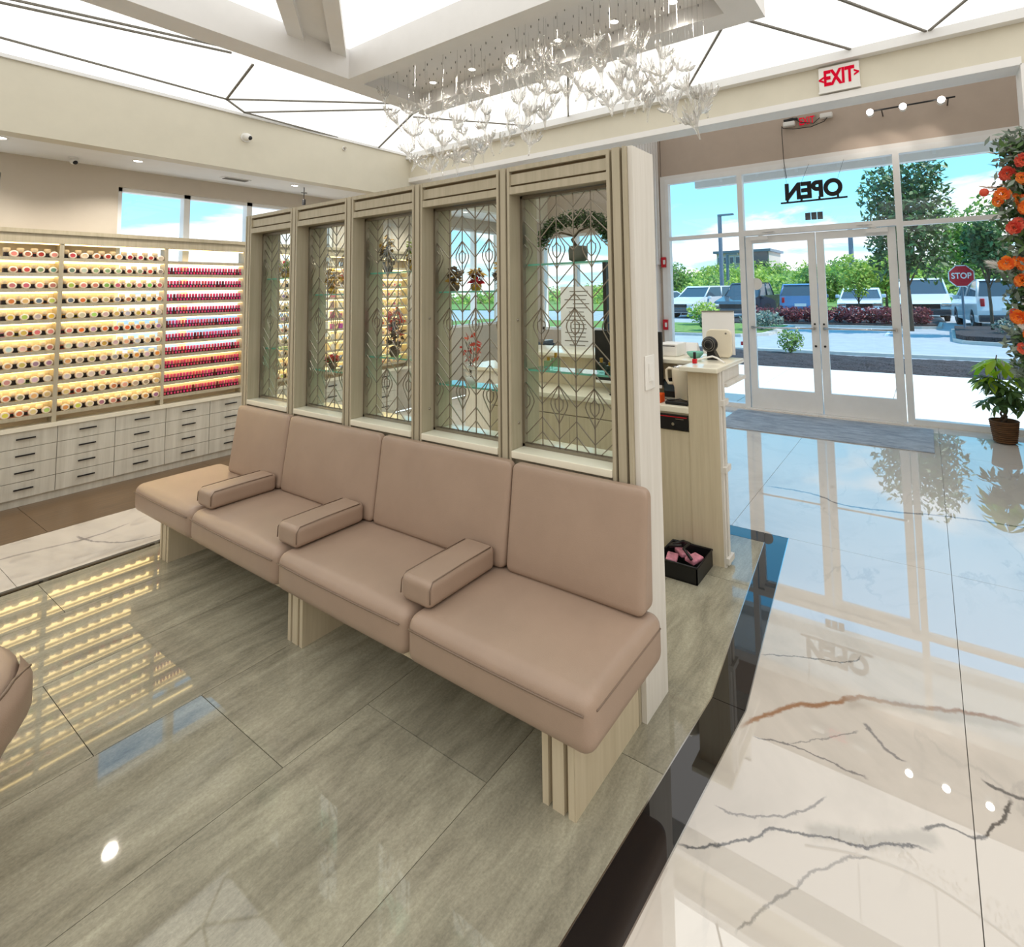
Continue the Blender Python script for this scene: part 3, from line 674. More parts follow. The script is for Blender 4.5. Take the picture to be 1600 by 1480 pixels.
for i in range(5):
    y0, y1 = PE[i][1], PE[i + 1][0]; yc = (y0 + y1) / 2
    MB().box(1.75, 1.915, y0, y1, .0, .821).build('base_panel', 'wood_grey', DV)
    MB().rbox(1.7225, 1.93, y0 + .001, y1 - .001, .822, .852, .004, n=2).build('stone_sill', 'stone', DV)
    hd = MB().box(1.75, 1.915, y0, y1, 1.935, 2.045).build('header', 'wood_grey', DV)
    for z0, z1, x0 in ((2.030, 2.05, 1.729), (1.972, 2.018, 1.737), (1.931, 1.962, 1.729)):
        MB().box(x0, 1.752, y0, y1, z0, z1).build('header_rail', 'wood_grey', hd)
    MB().box(1.7492, 1.7499, y0, y1, 1.936, 2.044).build('groove', 'wood_dark', hd)
    bd = MB()
    for q in ((y0, y0 + .012, .852, 1.931), (y1 - .012, y1, .852, 1.931), (y0, y1, .852, .864), (y0, y1, 1.919, 1.931)): bd.box(1.80, 1.822, *q)
    bd.build('glazing_bead', 'bronze', DV)
    grille(y0 + .012, y1 - .012, .866, 1.919, 1.814).build('grille', 'bronze', DV)
    MB().box(1.826, 1.830, y0 + .004, y1 - .004, .856, 1.927).build('glass_pane', 'pane2', DV)
    for z in SHZ[i % 2]:
        s_ = MB().box(1.836, 1.935, y0 + .002, y1 - .002, z - .004, z + .004).build('glass_shelf', 'shelfglass', DV)
        MB().box(1.834, 1.8358, y0 + .002, y1 - .002, z - .004, z + .004).build('shelf_edge', 'shelfedge', s_)
    for z in (.955, 1.39):
        if i < 2: MB().lathe([(.006, 0), (.005, -.004), (0.0015, -.005)], (1.775, y1, z), 10, axis='y').build('screw_cap', 'bronze', DV)
sw = thing('light_switch', (1.84, .895, 1.2), 'white rocker light switch plate on the end panel of the divider', 'switch')
MB().rbox(1.797, 1.875, .888, .8945, 1.135, 1.262, .003, n=2).build('switch_plate', 'white', sw)
MB().prism([(.8875, 1.165), (.8875, 1.232), (.884, 1.232), (.8795, 1.168)], 1.82, 1.852, axis='x').build('rocker', 'white', sw)

# ================================================================== BENCH
BN = thing('waiting_bench', (1.5, 2.4, 0), 'taupe leather waiting bench with four seats, three armrests and ash legs', 'bench')
SE = [.807, 1.566, 2.412, 3.265, 4.028]; BE = [.84, 1.452, 2.292, 3.132, 3.752]
for i in range(4):
    a, b = SE[i] + .003, SE[i + 1] - .003
    c = MB().rbox(1.25, 1.727, a, b, .252, .412, .042, puff={2: (.014,), 0: (-.006,)}, n=7).build('seat_cushion', 'leather', BN)
    zz = .372; r = .03
    path = [(1.2485, a + .012, zz), (1.2445, (a + b) / 2, zz), (1.2485, b - .012, zz)]
    pp = MB().tube([(1.2475 - .0055 * (1 - ((y - (a + b) / 2) / ((b - a) / 2)) ** 2), y, zz) for y in [a + .02 + (b - a - .04) * k / 10 for k in range(11)]], .0028, 6)
    pp.build('piping', 'leather_seam', c)
    if i == 0: MB().tube([(1.285 + .041 * k, a + .0002, zz) for k in range(11)], .0028, 6).build('piping', 'leather_seam', c)
for i in range(4):
    a, b = BE[i] + .003, BE[i + 1] - .003
    def lean(q):
        t = (q[2] - .41) / .42
        xf = 1.63 + .06 * t; s_ = (1.7265 - q[0]) / (1.7265 - 1.60)
        return (1.7265 - s_ * (1.7265 - xf), q[1], q[2])
    MB().rbox(1.60, 1.7265, a, b, .415, .818, .03, puff={0: (-.016,)}, n=7, fn=lean).build('back_cushion', 'leather', BN)
for y in (1.5675, 2.413, 3.22):
    o = MB().rbox(1.296, 1.632, y - .077, y + .077, .418, .508, .022, puff={2: (.003,)}, n=4).build('armrest', 'leather', BN)
    for sgn in (-1, 1):
        MB().tube([(1.299, y + sgn * .0765, .44), (1.3, y + sgn * .0745, .485), (1.318, y + sgn * .070, .5065), (1.45, y + sgn * .0695, .5085), (1.61, y + sgn * .070, .5065)], .0022, 6).build('piping', 'leather_seam', o)
MB().box(1.36, 1.725, .93, 3.83, .20, .251).build('seat_frame', 'wood', BN)
MB().box(1.305, 1.33, .96, 3.80, .225, .2515).build('front_rail', 'wood', BN)
for a, b in ((.92, 1.035), (2.33, 2.445), (3.728, 3.843)):
    lg = MB().box(1.349, 1.725, a, b, 0, .2515).build('leg_panel', 'wood', BN)
    wd = b - a
    for u0, u1 in ((0, .19), (.32, .68), (.81, 1)): MB().box(1.329, 1.3495, a + wd * u0, a + wd * u1, 0, .2515).build('slat', 'wood', lg)
    MB().box(1.3484, 1.3489, a + .002, b - .002, 0, .25).build('groove', 'wood_dark', lg)
MB().box(1.33, 1.7265, .9165, .9195, 0, .2515).build('side_panel', 'wood', BN)
# ================================================================== POLISH RACK + DRAWERS
RK = thing('polish_display_rack', (1.8, 5.69, .58), 'lit pale ash wall rack holding eleven shelves of nail polish', 'display rack')
UP = [(-.14, -.112), (.552, .58), (1.242, 1.268), (1.932, 1.955), (2.585, 2.61), (3.275, 3.30), (3.965, 3.99), (4.58, 4.61)]
SZ = [1.845 - .1195 * k for k in range(11)]
for a, b in UP: MB().box(a, b, 5.69, 5.805, .579, 1.957).build('upright', 'wood_grey', RK)
cw = MB().box(-.14, 4.61, 5.685, 5.81, 1.957, 2.03).box(-.14, 4.61, 5.672, 5.81, 2.03, 2.062)
cw.build('crown', 'wood_grey', RK)
secs = list(zip([u[1] for u in UP[:-1]], [u[0] for u in UP[1:]]))
for si, (a, b) in enumerate(secs):
    for k, z in enumerate(SZ):
        sh = MB().box(a, b, 5.70, 5.80, z - .012, z).box(a, b, 5.692, 5.7005, z - .024, z + .003).build('shelf', 'wood_grey', RK)
        if k < 10: MB().box(a + .004, b - .004, 5.702, 5.709, z - .0270, z - .0125).box(a + .004, b - .004, 5.787, 5.798, z - .036, z - .0125).build('led_strip', 'led', sh)
    MB().box(a + .004, b - .004, 5.702, 5.711, 1.949, 1.9565).build('led_strip', 'led', RK)
    if si in (0, 1): pass
CX_ = [.58, .93, 1.278, 1.628, 1.975, 2.318, 2.665, 3.01, 3.36, 3.71, 4.06, 4.41]
proto = None
for i, (a, b) in enumerate(zip(CX_[:-1], CX_[1:])):
    ordw = {0: 'pale drawer cabinet at the frame edge under the polish rack, out of sight', 1: 'pale drawer cabinet under the polish rack, cut by the frame edge', 2: 'pale four-drawer cabinet, second in sight under the polish rack', 3: 'pale four-drawer cabinet, third in sight under the polish rack',
            4: 'pale four-drawer cabinet, fourth in sight under the polish rack', 5: 'pale four-drawer cabinet partly hidden by the bench back'}.get(i)
    c = thing('drawer_cabinet', ((a + b) / 2, 5.70, 0), ordw or '%s pale four-drawer cabinet beyond the divider end, hidden under the polish rack' % ordn(i - 6), 'cabinet', 'drawer cabinets under the rack')
    MB().box(a, b, 5.695, 5.815, .055, .547).box(a, b, 5.70, 5.815, 0, .055).build('body', 'drawer', c)
    for k in range(4):
        z0 = .06 + .1218 * k
        d = MB().box(a + .002, b - .002, 5.681, 5.694, z0 + .002, z0 + .1198).build('drawer', 'drawer', c)
        MB().box((a + b) / 2 - .052, (a + b) / 2 + .052, 5.662, 5.6695, z0 + .064, z0 + .074).box((a + b) / 2 - .042, (a + b) / 2 - .034, 5.668, 5.6812, z0 + .066, z0 + .072).box((a + b) / 2 + .034, (a + b) / 2 + .042, 5.668, 5.6812, z0 + .066, z0 + .072).build('handle', 'blackmetal', d)
t = MB().box(-.49, 4.62, 5.668, 5.815, .548, .5785).build('worktop', 'stone', origin=(1.8, 5.7, .548)); tag(t, 'pale stone worktop running over the drawer cabinets', 'worktop')

jar = MB().lathe([(.0235, .036), (.0255, .034), (.0255, .004), (.024, .0), (.016, 0.0)], (0, 0, 0), 14, 0, 'y', True, False)
jar.lathe([(.016, .0006), (.0001, .0006)], (0, 0, 0), 14, 1, 'y', False, False)
def mesh_of(mb, name, mats):
    o = mb.build(name, mats); me = o.data; bpy.data.objects.remove(o); return me
JAR = mesh_of(jar, 'powder_jar', ['jarrim', 'label'])
bt = MB().rbox(-.017, .017, 0, .022, 0, .036, .004, n=1, m=0)
bt.box(-.010, .010, -.0006, 0, .006, .03, 2)
bt.lathe([(.006, .036), (.006, .040), (.020, .0405), (.0215, .066), (.018, .071)], (0, .011, 0), 10, 1)
BOT = mesh_of(bt, 'polish_bottle', ['label', 'capcream', 'black'])
gb = MB().rbox(-.0105, .0105, 0, .022, 0, .034, .003, n=1, m=0)
gb.box(-.007, .007, -.0006, 0, .008, .027, 2)
gb.lathe([(.0085, .034), (.0105, .036), (.0098, .064), (.0085, .066)], (0, .011, 0), 8, 1)
GEL = mesh_of(gb, 'gel_polish_bottle', ['darkbody', 'capred', 'polish'])
PAL = [[(214, 150, 120), (200, 90, 70), (226, 190, 160), (190, 60, 60)], [(150, 160, 130), (200, 200, 190), (120, 130, 120), (190, 70, 70)], [(230, 160, 130), (150, 200, 90), (200, 110, 110), (230, 190, 150)],
       [(190, 200, 120), (220, 180, 110), (120, 120, 130), (220, 120, 80)], [(214, 90, 130), (220, 190, 190), (170, 210, 110), (230, 190, 90)], [(224, 130, 120), (240, 110, 70), (200, 160, 190), (230, 210, 90)],
       [(230, 150, 90), (240, 200, 170), (210, 120, 90), (220, 210, 200)], [(236, 180, 90), (240, 210, 190), (200, 170, 130), (160, 150, 150)], [(220, 226, 180), (240, 220, 200), (226, 150, 140), (220, 190, 220)],
       [(240, 200, 130), (230, 190, 150), (180, 150, 120), (220, 130, 80)], [(226, 214, 110), (230, 150, 110), (160, 140, 150), (236, 200, 160)]]
def pick(pal): c = rng.choice(pal); return srgb(*[max(0, min(255, q + rng.randint(-22, 22))) for q in c])
def sets(x0, x1, bay, n, k, objs=('jar', 'bottle')):
    z = SZ[k]; step = (x1 - x0) / n
    for j in range(n):
        xc = x0 + step * (j + .5); pos = ordn(n - 1 - j)
        if 'bottle' in objs:
            o = inst(BOT, 'polish_bottle', (xc - step * .26, 5.728 + rng.uniform(0, .012), z))
            o.color = srgb(60, 40, 40) if rng.random() < .55 else pick(PAL[k])
            tag(o, '%s cream-capped polish bottle from the far end, %s shelf from top, %s' % (pos, ordn(k), bay), 'bottle', 'cream-capped polish bottles, %s' % bay)
        if 'jar' in objs:
            o = inst(JAR, 'powder_jar', (xc + step * .2, 5.706 + rng.uniform(0, .006), z + .0258)); o.color = pick(PAL[k])
            tag(o, '%s round powder jar from the far end, %s shelf from top, %s' % (pos, ordn(k), bay), 'jar', 'round powder jars, %s' % bay)
for k in range(11):
    sets(.945, 1.238, 'first bay', 4, k); sets(1.272, 1.928, 'middle bay', 9, k)
    sets(2.69, 3.18, 'bay behind first grille', 6, k)
    if k > 1: sets(4.0, 4.5, 'bay behind third grille', 6, k, ('jar',))
for k in range(1, 11):
    for j in range(25):
        o = inst(GEL, 'gel_polish_bottle', (1.972 + .0247 * j, 5.712 + rng.uniform(0, .006), SZ[k])); o.color = srgb(rng.randint(215, 245), rng.randint(50, 95), rng.randint(100, 140)) if rng.random() < .94 else srgb(120, 20, 40)
        tag(o, '%s pink-capped bottle from the far end, %s shelf from top, last bay' % (ordn(24 - j), ordn(k)), 'bottle', 'pink-capped gel bottles in the last bay')
for k in range(0, 11, 1):
    for j in range(6):
        h = rng.uniform(.045, .08); wd = rng.uniform(.03, .045); x = 3.34 + .1 * j; z = SZ[k]
        col = rng.choice(['white', 'stone', 'chrome', 'label'])
        o = MB().rbox(x, x + wd, 5.715, 5.75, z, z + h, .004, n=1).build('product_box', col, origin=(x, 5.715, z)); o.color = srgb(rng.randint(150, 230), rng.randint(60, 200), rng.randint(100, 200))
        tag(o, '%s small retail carton from the far end, %s shelf from top, behind second grille' % (ordn(5 - j), ordn(k)), 'box', 'retail cartons behind the second grille')

# ================================================================== CHANDELIER PENDANTS
def horn(seed, n, flat, hh, fl):
    r_ = random.Random(seed); K = 66; prof = []; ph = r_.uniform(0, 6); vs_ = []; rings = 9
    def ring(t, inset):
        out = []
        for k in range(K):
            th = 2 * pi * k / K; a = max(0, (t - .42) / .58)
            r = .004 + .010 * t + fl * a ** 1.5
            c = cos(n * th + ph); wob = 1 + .18 * sin(2 * th + ph) * a
            rr = (r * (1 + .15 * a * c + .10 * t * c) * wob) - inset
            z = -hh * .5 + hh * t + .026 * a ** 3 * max(-.3, c) - .02 * a * a * abs(sin(th * .5 + ph))
            out.append((rr * cos(th), rr * sin(th) * flat, z))
        return out
    ts = [0, .12, .28, .42, .55, .67, .78, .89, 1.0]
    v = []; 
    for t in ts: v += ring(t, 0)
    ins = [1.0, .86, .7, .55]
    for t in ins: v += [(x, y, z + (.003 if t == 1 else .006)) for x, y, z in ring(t, .0035)]
    nr = len(ts) + len(ins); f = []
    for i in range(nr - 1):
        for k in range(K): f.append((i * K + k, i * K + (k + 1) % K, (i + 1) * K + (k + 1) % K, (i + 1) * K + k))
    f.append(tuple(range(K - 1, -1, -1))); f.append(tuple((nr - 1) * K + k for k in range(K)))
    return mesh_of(MB().add(v, f, 0, True), 'glass_pendant', ['crystal'])
HORN = [horn(1, 11, .75, .115, .030), horn(2, 11, .6, .10, .036), horn(3, 11, .8, .125, .026), horn(4, 11, .65, .095, .034)]
WIRE = mesh_of(MB().tube([(0, 0, 0), (0, 0, 1)], .0006, 4), 'wire', ['chrome'])
PEND = [(2.27,3.07,2.86),(2.28,3.04,2.72),(2.38,2.96,2.76),(2.3,2.69,2.72),(2.26,2.47,2.66),(2.38,2.39,2.74),(2.57,2.38,2.83),(2.53,2.23,2.83),(2.52,2.15,2.94),(2.32,1.93,2.75),(2.43,1.97,2.8),(2.34,1.78,2.81),(2.3,1.71,2.79),(2.28,2.94,2.66),(2.32,2.83,2.56),(2.57,3.07,2.76),(2.54,2.89,2.72),(2.53,2.84,2.61),(2.53,2.66,2.67),(2.31,2.4,2.53),(2.35,2.29,2.63),(2.47,2.31,2.64),(2.5,2.35,2.57),(2.55,2.58,2.58),(2.56,2.2,2.61),(2.27,1.87,2.57),(2.46,1.91,2.57),(2.48,1.91,2.68),(2.42,1.79,2.71),(2.3,2.85,2.44),(2.41,2.8,2.48),(2.27,2.49,2.42),(2.58,2.66,2.54),(2.55,2.81,2.44),(2.44,2.55,2.4),(2.35,2.31,2.37),(2.57,2.37,2.48),(2.45,2.15,2.41),(2.56,2.95,2.39),(2.54,2.79,2.37),(2.42,2.52,2.35),(2.39,1.89,2.36),(2.46,2.0,2.49),(2.4,1.79,2.49),(2.3,2.27,2.29),(2.35,2.23,2.35),(2.53,2.16,2.51),(2.26,2.74,2.35),(2.26,1.81,2.47),(2.46,1.85,2.88),(2.34,1.67,2.74),(2.43,1.67,2.9),(2.41,1.55,2.84),(2.36,1.42,2.81),(2.6,1.46,2.86),(2.31,1.2,2.73),(2.39,1.16,2.73),(2.31,1.48,2.67),(2.47,1.63,2.72),(2.34,1.37,2.64),(2.37,1.19,2.64),(2.51,1.33,2.7),(2.35,1.03,2.63),(2.44,1.13,2.62),(2.57,1.03,2.65),(2.28,.98,2.51),(2.26,1.59,2.62),(2.32,1.71,2.6),(2.52,1.71,2.64),(2.46,1.58,2.63),(2.33,1.4,2.52),(2.36,1.27,2.55),(2.3,1.14,2.49),(2.4,1.08,2.52),(2.25,1.26,2.42),(2.49,1.3,2.52),(2.56,1.46,2.57),(2.58,1.28,2.54),(2.5,1.18,2.46),(2.59,1.14,2.54),(2.25,.94,2.34),(2.34,.9,2.44),(2.59,.95,2.48),(2.52,.9,2.4),(2.39,.9,2.32),(2.58,.89,2.45),(2.46,1.83,2.54),(2.53,1.82,2.61),(2.35,1.46,2.52),(2.36,.87,2.27),(2.4,.99,2.37),(2.29,1.74,2.73),(2.38,1.23,2.58),(2.59,1.23,2.55)]
for i, (x, y, z) in enumerate(sorted(PEND, key=lambda q: -q[1])):
    sc = rng.uniform(.95, 1.3)
    t = bpy.data.objects.new('glass_pendant', None); COL.objects.link(t); t.location = (x, y, z); t.empty_display_size = .02
    tag(t, 'clear glass coral pendant, %s along the coffer from the far bulkhead, hung %s' % (ordn(i), 'high' if z > 2.7 else 'low' if z < 2.45 else 'midway'), 'pendant', 'glass pendants of the chandelier')
    inst(rng.choice(HORN), 'glass_horn', (0, 0, 0), (rng.uniform(-.5, .5), rng.uniform(-.5, .5), rng.uniform(0, 6.28)), (sc, sc, sc), t)
    inst(WIRE, 'wire', (0, 0, .02), None, (1, 1, 3.045 - z - .02), t)
hk = MB()
for i in range(26):
    for j in range(6): hk.cyl((2.21 + .085 * j + (.04 if i % 2 else 0), .86 + .088 * i, 3.031), .0022, .0145, n=5)
hk.build('wire_hooks', 'blackmetal', bpy.data.objects['ceiling_coffer'])['kind'] = 'stuff'

# ================================================================== THINGS ON THE GLASS SHELVES
def sprig(x, y, z, lab, cat, potm, mats, h, r, pot=.035, ps=(.02, .028), size=.022, n=40, stem=True):
    o = thing(cat.replace(' ', '_'), (x, y, z), lab, cat)
    MB().lathe([(ps[0], 0), (ps[1], pot * .5), (ps[1] * .95, pot * .9), (ps[0] * .9, pot)], (x, y, z), 12).build('pot', potm, o)
    if stem:
        s_ = MB()
        for q in range(4): s_.tube([(x, y, z + pot * .8), (x + rng.uniform(-r, r) * .3, y + rng.uniform(-r, r) * .3, z + h * .6), (x + rng.uniform(-r, r) * .25, y + rng.uniform(-r, r) * .7, z + h * .85)], .0016, 4)
        s_.build('stem', 'trunk', o)
    for q, mm in enumerate(mats):
        lf = leaves(MB(), (x, y, z + pot + (h - pot) * (.35 + .3 * q)), (min(.032, r), r, (h - pot) * .42), n, size, rng); lf.build('foliage', mm, o)
    return o
# first bay from the near end : bonsai, bottles
B = thing('bonsai', (1.882, 1.26, 1.632), 'spreading green bonsai in a grey pot on the upper shelf of the near bay', 'bonsai')
MB().lathe([(.022, 0), (.04, .01), (.042, .05), (.038, .068), (.03, .066)], (1.882, 1.235, 1.6325), 14).build('pot', 'seam', B)
MB().tube([(1.88, 1.235, 1.69), (1.875, 1.26, 1.73), (1.885, 1.23, 1.765), (1.88, 1.25, 1.80)], [.008, .007, .005, .003], 6).tube([(1.876, 1.25, 1.745), (1.88, 1.32, 1.765), (1.88, 1.38, 1.745)], [.005, .004, .002], 5).tube([(1.885, 1.232, 1.765), (1.88, 1.16, 1.785), (1.88, 1.10, 1.76)], [.005, .004, .002], 5).build('trunk', 'trunk', B)
lf = MB()
for k in range(15):
    a = pi * (k + .5) / 15; leaves(lf, (1.88, 1.25 - .165 * cos(a), 1.715 + .105 * sin(a) ** .7), (.032, .038, .042), 150, .010, rng, hollow=.1)
lf.build('foliage', 'leafd', B)
for q, (y, h) in enumerate(((1.40, .05), (1.36, .07), (1.13, .06), (1.09, .045))):
    o = thing('perfume_bottle', (1.88, y, 1.1745), '%s small glass bottle from the divider end on the lower glass shelf' % ordn(3 - q), 'bottle', 'small bottles on the near lower shelf')
    MB().rbox(1.865, 1.895, y - .015, y + .015, 1.1745, 1.1745 + h * .7, .004, n=1).build('bottle_body', 'shelfglass', o)
    MB().cyl((1.88, y, 1.1745 + h * .7), .007, h * .3, n=10).build('cap', 'gold', o)
sprig(1.88, 1.98, 1.5205, 'dark gold leaf ornament on the upper shelf of the second bay', 'ornament', 'trunk', ['gold', 'trunk'], .115, .045)
sprig(1.88, 1.83, 1.5205, 'red and gold leaf ornament on the upper shelf of the second bay', 'ornament', 'gold', ['red', 'gold'], .105, .045)
sprig(1.88, 1.66, 1.5205, 'tall dark brown leaf ornament on the upper shelf of the second bay', 'ornament', 'trunk', ['trunk', 'gold'], .15, .04)
sprig(1.88, 1.87, 1.0695, 'pale pink blossom ornament on the lower shelf of the second bay', 'ornament', 'white', ['whitepetal', 'coral'], .24, .06)
sprig(1.88, 2.50, 1.6325, 'dark leaf bouquet on the upper shelf of the third bay', 'bouquet', 'trunk', ['trunk', 'gold'], .20, .06)
sprig(1.88, 2.28, 1.6325, 'yellow leaf bouquet on the upper shelf of the third bay', 'bouquet', 'gold', ['gold', 'leafy'], .17, .05)
sprig(1.88, 2.44, 1.1745, 'dark brown blossom vase on the lower shelf of the third bay', 'vase', 'trunk', ['trunk', 'coral'], .26, .06, n=70)
sprig(1.88, 3.03, 1.5205, 'golden tree ornament on the upper shelf of the fourth bay', 'ornament', 'gold', ['gold', 'gold'], .15, .07)
sprig(1.88, 2.86, 1.5205, 'amber tree ornament on the upper shelf of the fourth bay', 'ornament', 'gold', ['gold', 'orange'], .15, .07)
sprig(1.88, 3.56, 1.6325, 'small gold sprig on the upper shelf of the last bay', 'ornament', 'gold', ['gold', 'leafy'], .10, .06)
sprig(1.88, 3.02, 1.0695, 'small red and green sprig on the lower shelf of the fourth bay', 'ornament', 'trunk', ['leafd', 'red'], .08, .035)

# ================================================================== RECEPTION DESK
DK = thing('reception_desk', (3.2, 1.8, 0), 'pale ash reception desk with stone ledge beside the divider end', 'desk')
ep = MB().box(2.9, 2.985, .995, 1.17, 0, 1.045).build('end_panel', 'wood', DK)
for a in (.988, 1.0): pass
for x0, x1, d in ((2.902, 2.925, .012), (2.932, 2.962, .018), (2.968, 2.985, .010)): MB().box(x0, x1, .995 - d, .9955, 0, 1.045).build('moulding', 'wood_white', ep)
for z in (.02, .50, .86): MB().box(2.90, 2.99, .966, .996, z, z + .03).build('moulding', 'wood_white', ep)
MB().rbox(2.835, 3.345, .975, 1.195, 1.046, 1.072, .004, n=2).build('stone_ledge', 'stone', DK)
MB().rbox(3.10, 3.50, 1.196, 2.75, 1.046, 1.072, .004, n=2).build('stone_ledge', 'stone', DK)
lb = MB().box(3.0, 3.32, 1.0, 1.16, .968, 1.045).box(2.99, 3.36, .97, 1.17, .948, .968).build('ledge_bracket', 'wood_white', DK)
MB().box(3.02, 3.30, .996, 1.0005, .975, 1.04).build('bracket_panel', 'wood_white', lb)
MB().box(3.22, 3.26, 1.17, 2.72, .0, 1.045).build('front_panel', 'wood', DK)
MB().rbox(2.895, 3.22, 1.171, 2.72, .798, .832, .004, n=2).build('worktop', 'stone', DK)
MB().box(2.91, 3.21, 1.172, 2.70, .70, .797).build('drawer_rail', 'wood', DK)
for a, b in ((1.172, 1.365), (1.368, 2.0), (2.003, 2.70)): MB().box(2.905, 3.2, a, b, 0, .694).build('cupboard_front', 'wood', DK)
o = thing('cash_drawer', (2.9, 1.27, .705), 'black cash drawer with a red line and key lock in the desk', 'cash drawer')
MB().box(2.893, 2.91, 1.177, 1.365, .702, .786).build('drawer_front', 'black', o); MB().box(2.891, 2.8932, 1.18, 1.362, .772, .776).build('red_line', 'red', o)
MB().cyl((2.882, 1.262, .735), .009, .012, 'x', 12).build('key_lock', 'chrome', o); MB().box(2.891, 2.8932, 1.20, 1.25, .762, .765).build('badge', 'chrome', o)
o = thing('monitor', (3.06, 1.62, .832), 'black desktop monitor seen from its edge on the reception desk', 'monitor')
MB().rbox(3.045, 3.065, 1.392, 1.88, .915, 1.245, .004, n=2).build('screen_case', 'black', o); MB().box(3.043, 3.0455, 1.397, 1.875, .90, .918).build('bezel', 'white', o)
MB().box(3.065, 3.08, 1.60, 1.68, .84, 1.1).rbox(3.0, 3.15, 1.53, 1.75, .8325, .845, .004, n=1).build('stand', 'black', o)
o = thing('tumbler', (3.05, 1.275, .8325), 'tall cream tumbler with a looped handle on the desk', 'tumbler')
MB().lathe([(.034, 0), (.037, .004), (.040, .085), (.050, .11), (.053, .19), (.051, .20), (.044, .202)], (3.05, 1.275, .8325), 20).build('tumbler_body', 'cream', o)
MB().tube([(3.05, 1.322, 1.022), (3.05, 1.35, 1.026), (3.05, 1.366, 1.015), (3.05, 1.366, .955), (3.05, 1.355, .935), (3.05, 1.32, .938)], .009, 8).build('handle', 'cream', o)
MB().lathe([(.045, .202), (.046, .209), (.02, .211), (.019, .216), (.004, .217)], (3.05, 1.275, .8325), 16).build('lid', 'chrome', o)
o = thing('card_reader', (3.12, 1.34, .833), 'black card reader leaning behind the cream tumbler', 'card reader')
MB().prism([(1.30, .833), (1.42, .833), (1.43, .94), (1.33, .96)], 3.13, 3.17, axis='x').build('reader_body', 'black', o)
MB().box(3.126, 3.131, 1.34, 1.42, .87, .93).build('screen', 'carglass', o)
o = MB().rbox(2.93, 3.0, 1.19, 1.33, .8325, .852, .006, n=2).tube([(2.95, 1.2, .856), (2.97, 1.25, .862), (2.93, 1.3, .858), (2.96, 1.34, .857)], .003, 5).build('phone_cradle', 'black', origin=(2.96, 1.26, .8325)); tag(o, 'flat black phone cradle with a cable at the desk edge', 'phone')
o = MB().rbox(2.94, 3.0, 1.36, 1.43, .8325, .885, .004, n=1).build('tissue_box', 'orange', origin=(2.97, 1.4, .8325)); tag(o, 'small orange and white box under the monitor', 'box')
o = thing('nail_polish', (2.955, 1.145, 1.0725), 'red nail polish bottle with a black cap on the stone ledge', 'nail polish')
MB().rbox(2.943, 2.967, 1.133, 1.157, 1.0765, 1.104, .004, n=1).build('bottle_body', 'red', o); MB().cyl((2.955, 1.145, 1.1025), .0085, .04, n=12).build('cap', 'black', o); MB().rbox(2.942, 2.968, 1.132, 1.158, 1.0725, 1.0775, .002, n=1).build('bottle_foot', 'pane2', o)
o = thing('desk_fan', (3.19, 1.12, 1.0725), 'small round black desk fan on the stone ledge', 'fan')
MB().lathe([(.012, -.03), (.045, -.022), (.05, 0), (.045, .018), (.01, .024)], (3.19, 1.135, 1.165), 20, axis='x').build('fan_head', 'black', o)
rg = MB()
for r_ in (.015, .027, .039): rg.tube([(3.163, 1.135 + r_ * cos(2 * pi * k / 20), 1.165 + r_ * sin(2 * pi * k / 20)) for k in range(20)], .0018, 5, closed=True)
rg.build('grille_ring', 'seam', o)
MB().prism([(1.08, 1.0725), (1.15, 1.0725), (1.15, 1.125), (1.11, 1.13)], 3.175, 3.225, axis='x').build('foot', 'black', o)
o = thing('payment_terminal', (3.33, 1.1, 1.0725), 'cream rounded payment tablet standing on the stone ledge', 'payment terminal')
MB().rbox(3.29, 3.315, 1.03, 1.195, 1.075, 1.25, .035, n=4).build('tablet_back', 'cream', o); MB().cyl((3.286, 1.065, 1.225), .006, .005, 'x', 12).build('camera_eye', 'seam', o); MB().box(3.30, 3.34, 1.06, 1.16, 1.0725, 1.085).build('foot', 'cream', o)
o = thing('sign_stand', (3.42, 1.2, 1.0725), 'grey upright sign panel facing the doors on the stone ledge', 'sign')
MB().box(3.405, 3.41, 1.045, 1.26, 1.08, 1.36).build('sign_panel', 'soffit', o); MB().box(3.38, 3.45, 1.06, 1.24, 1.0725, 1.08).build('foot', 'pane2', o); MB().box(3.40, 3.404, 1.045, 1.26, 1.355, 1.362).build('top_edge', 'seam', o)
o = thing('receipt_printer', (3.3, 1.45, 1.0725), 'white receipt printer on the stone ledge near the divider', 'printer')
MB().rbox(3.22, 3.38, 1.365, 1.505, 1.0725, 1.155, .008, n=2).build('printer_case', 'white', o); MB().box(3.2185, 3.2205, 1.38, 1.49, 1.138, 1.143).build('paper_slot', 'black', o)
o = thing('tablet_stand', (3.4, 1.3, 1.0725), 'grey slanted tablet stand between printer and sign panel', 'tablet')
MB().prism([(3.36, 1.0725), (3.45, 1.0725), (3.40, 1.15), (3.392, 1.15)], 1.29, 1.40, axis='y').build('tablet_screen', 'soffit', o); MB().box(3.34, 3.46, 1.30, 1.39, 1.0725, 1.077).build('foot', 'white', o)
o = MB().lathe([(.03, 0), (.05, .02), (.055, .035), (.052, .035), (.045, .02), (.02, .006)], (3.25, 1.255, 1.0725), 16).build('bowl', 'shelfedge', origin=(3.25, 1.255, 1.0725)); tag(o, 'green glass bowl on the stone ledge behind the nail polish', 'bowl')
o = MB().tube([(3.05, 1.0, 1.0755), (3.1, 1.06, 1.095), (3.13, 1.1, 1.1), (3.1, 1.15, 1.09), (3.04, 1.2, 1.076)], .006, 6).build('cable', 'white', origin=(3.1, 1.1, 1.0725)); tag(o, 'white cable arching over the stone ledge by the fan', 'cable')
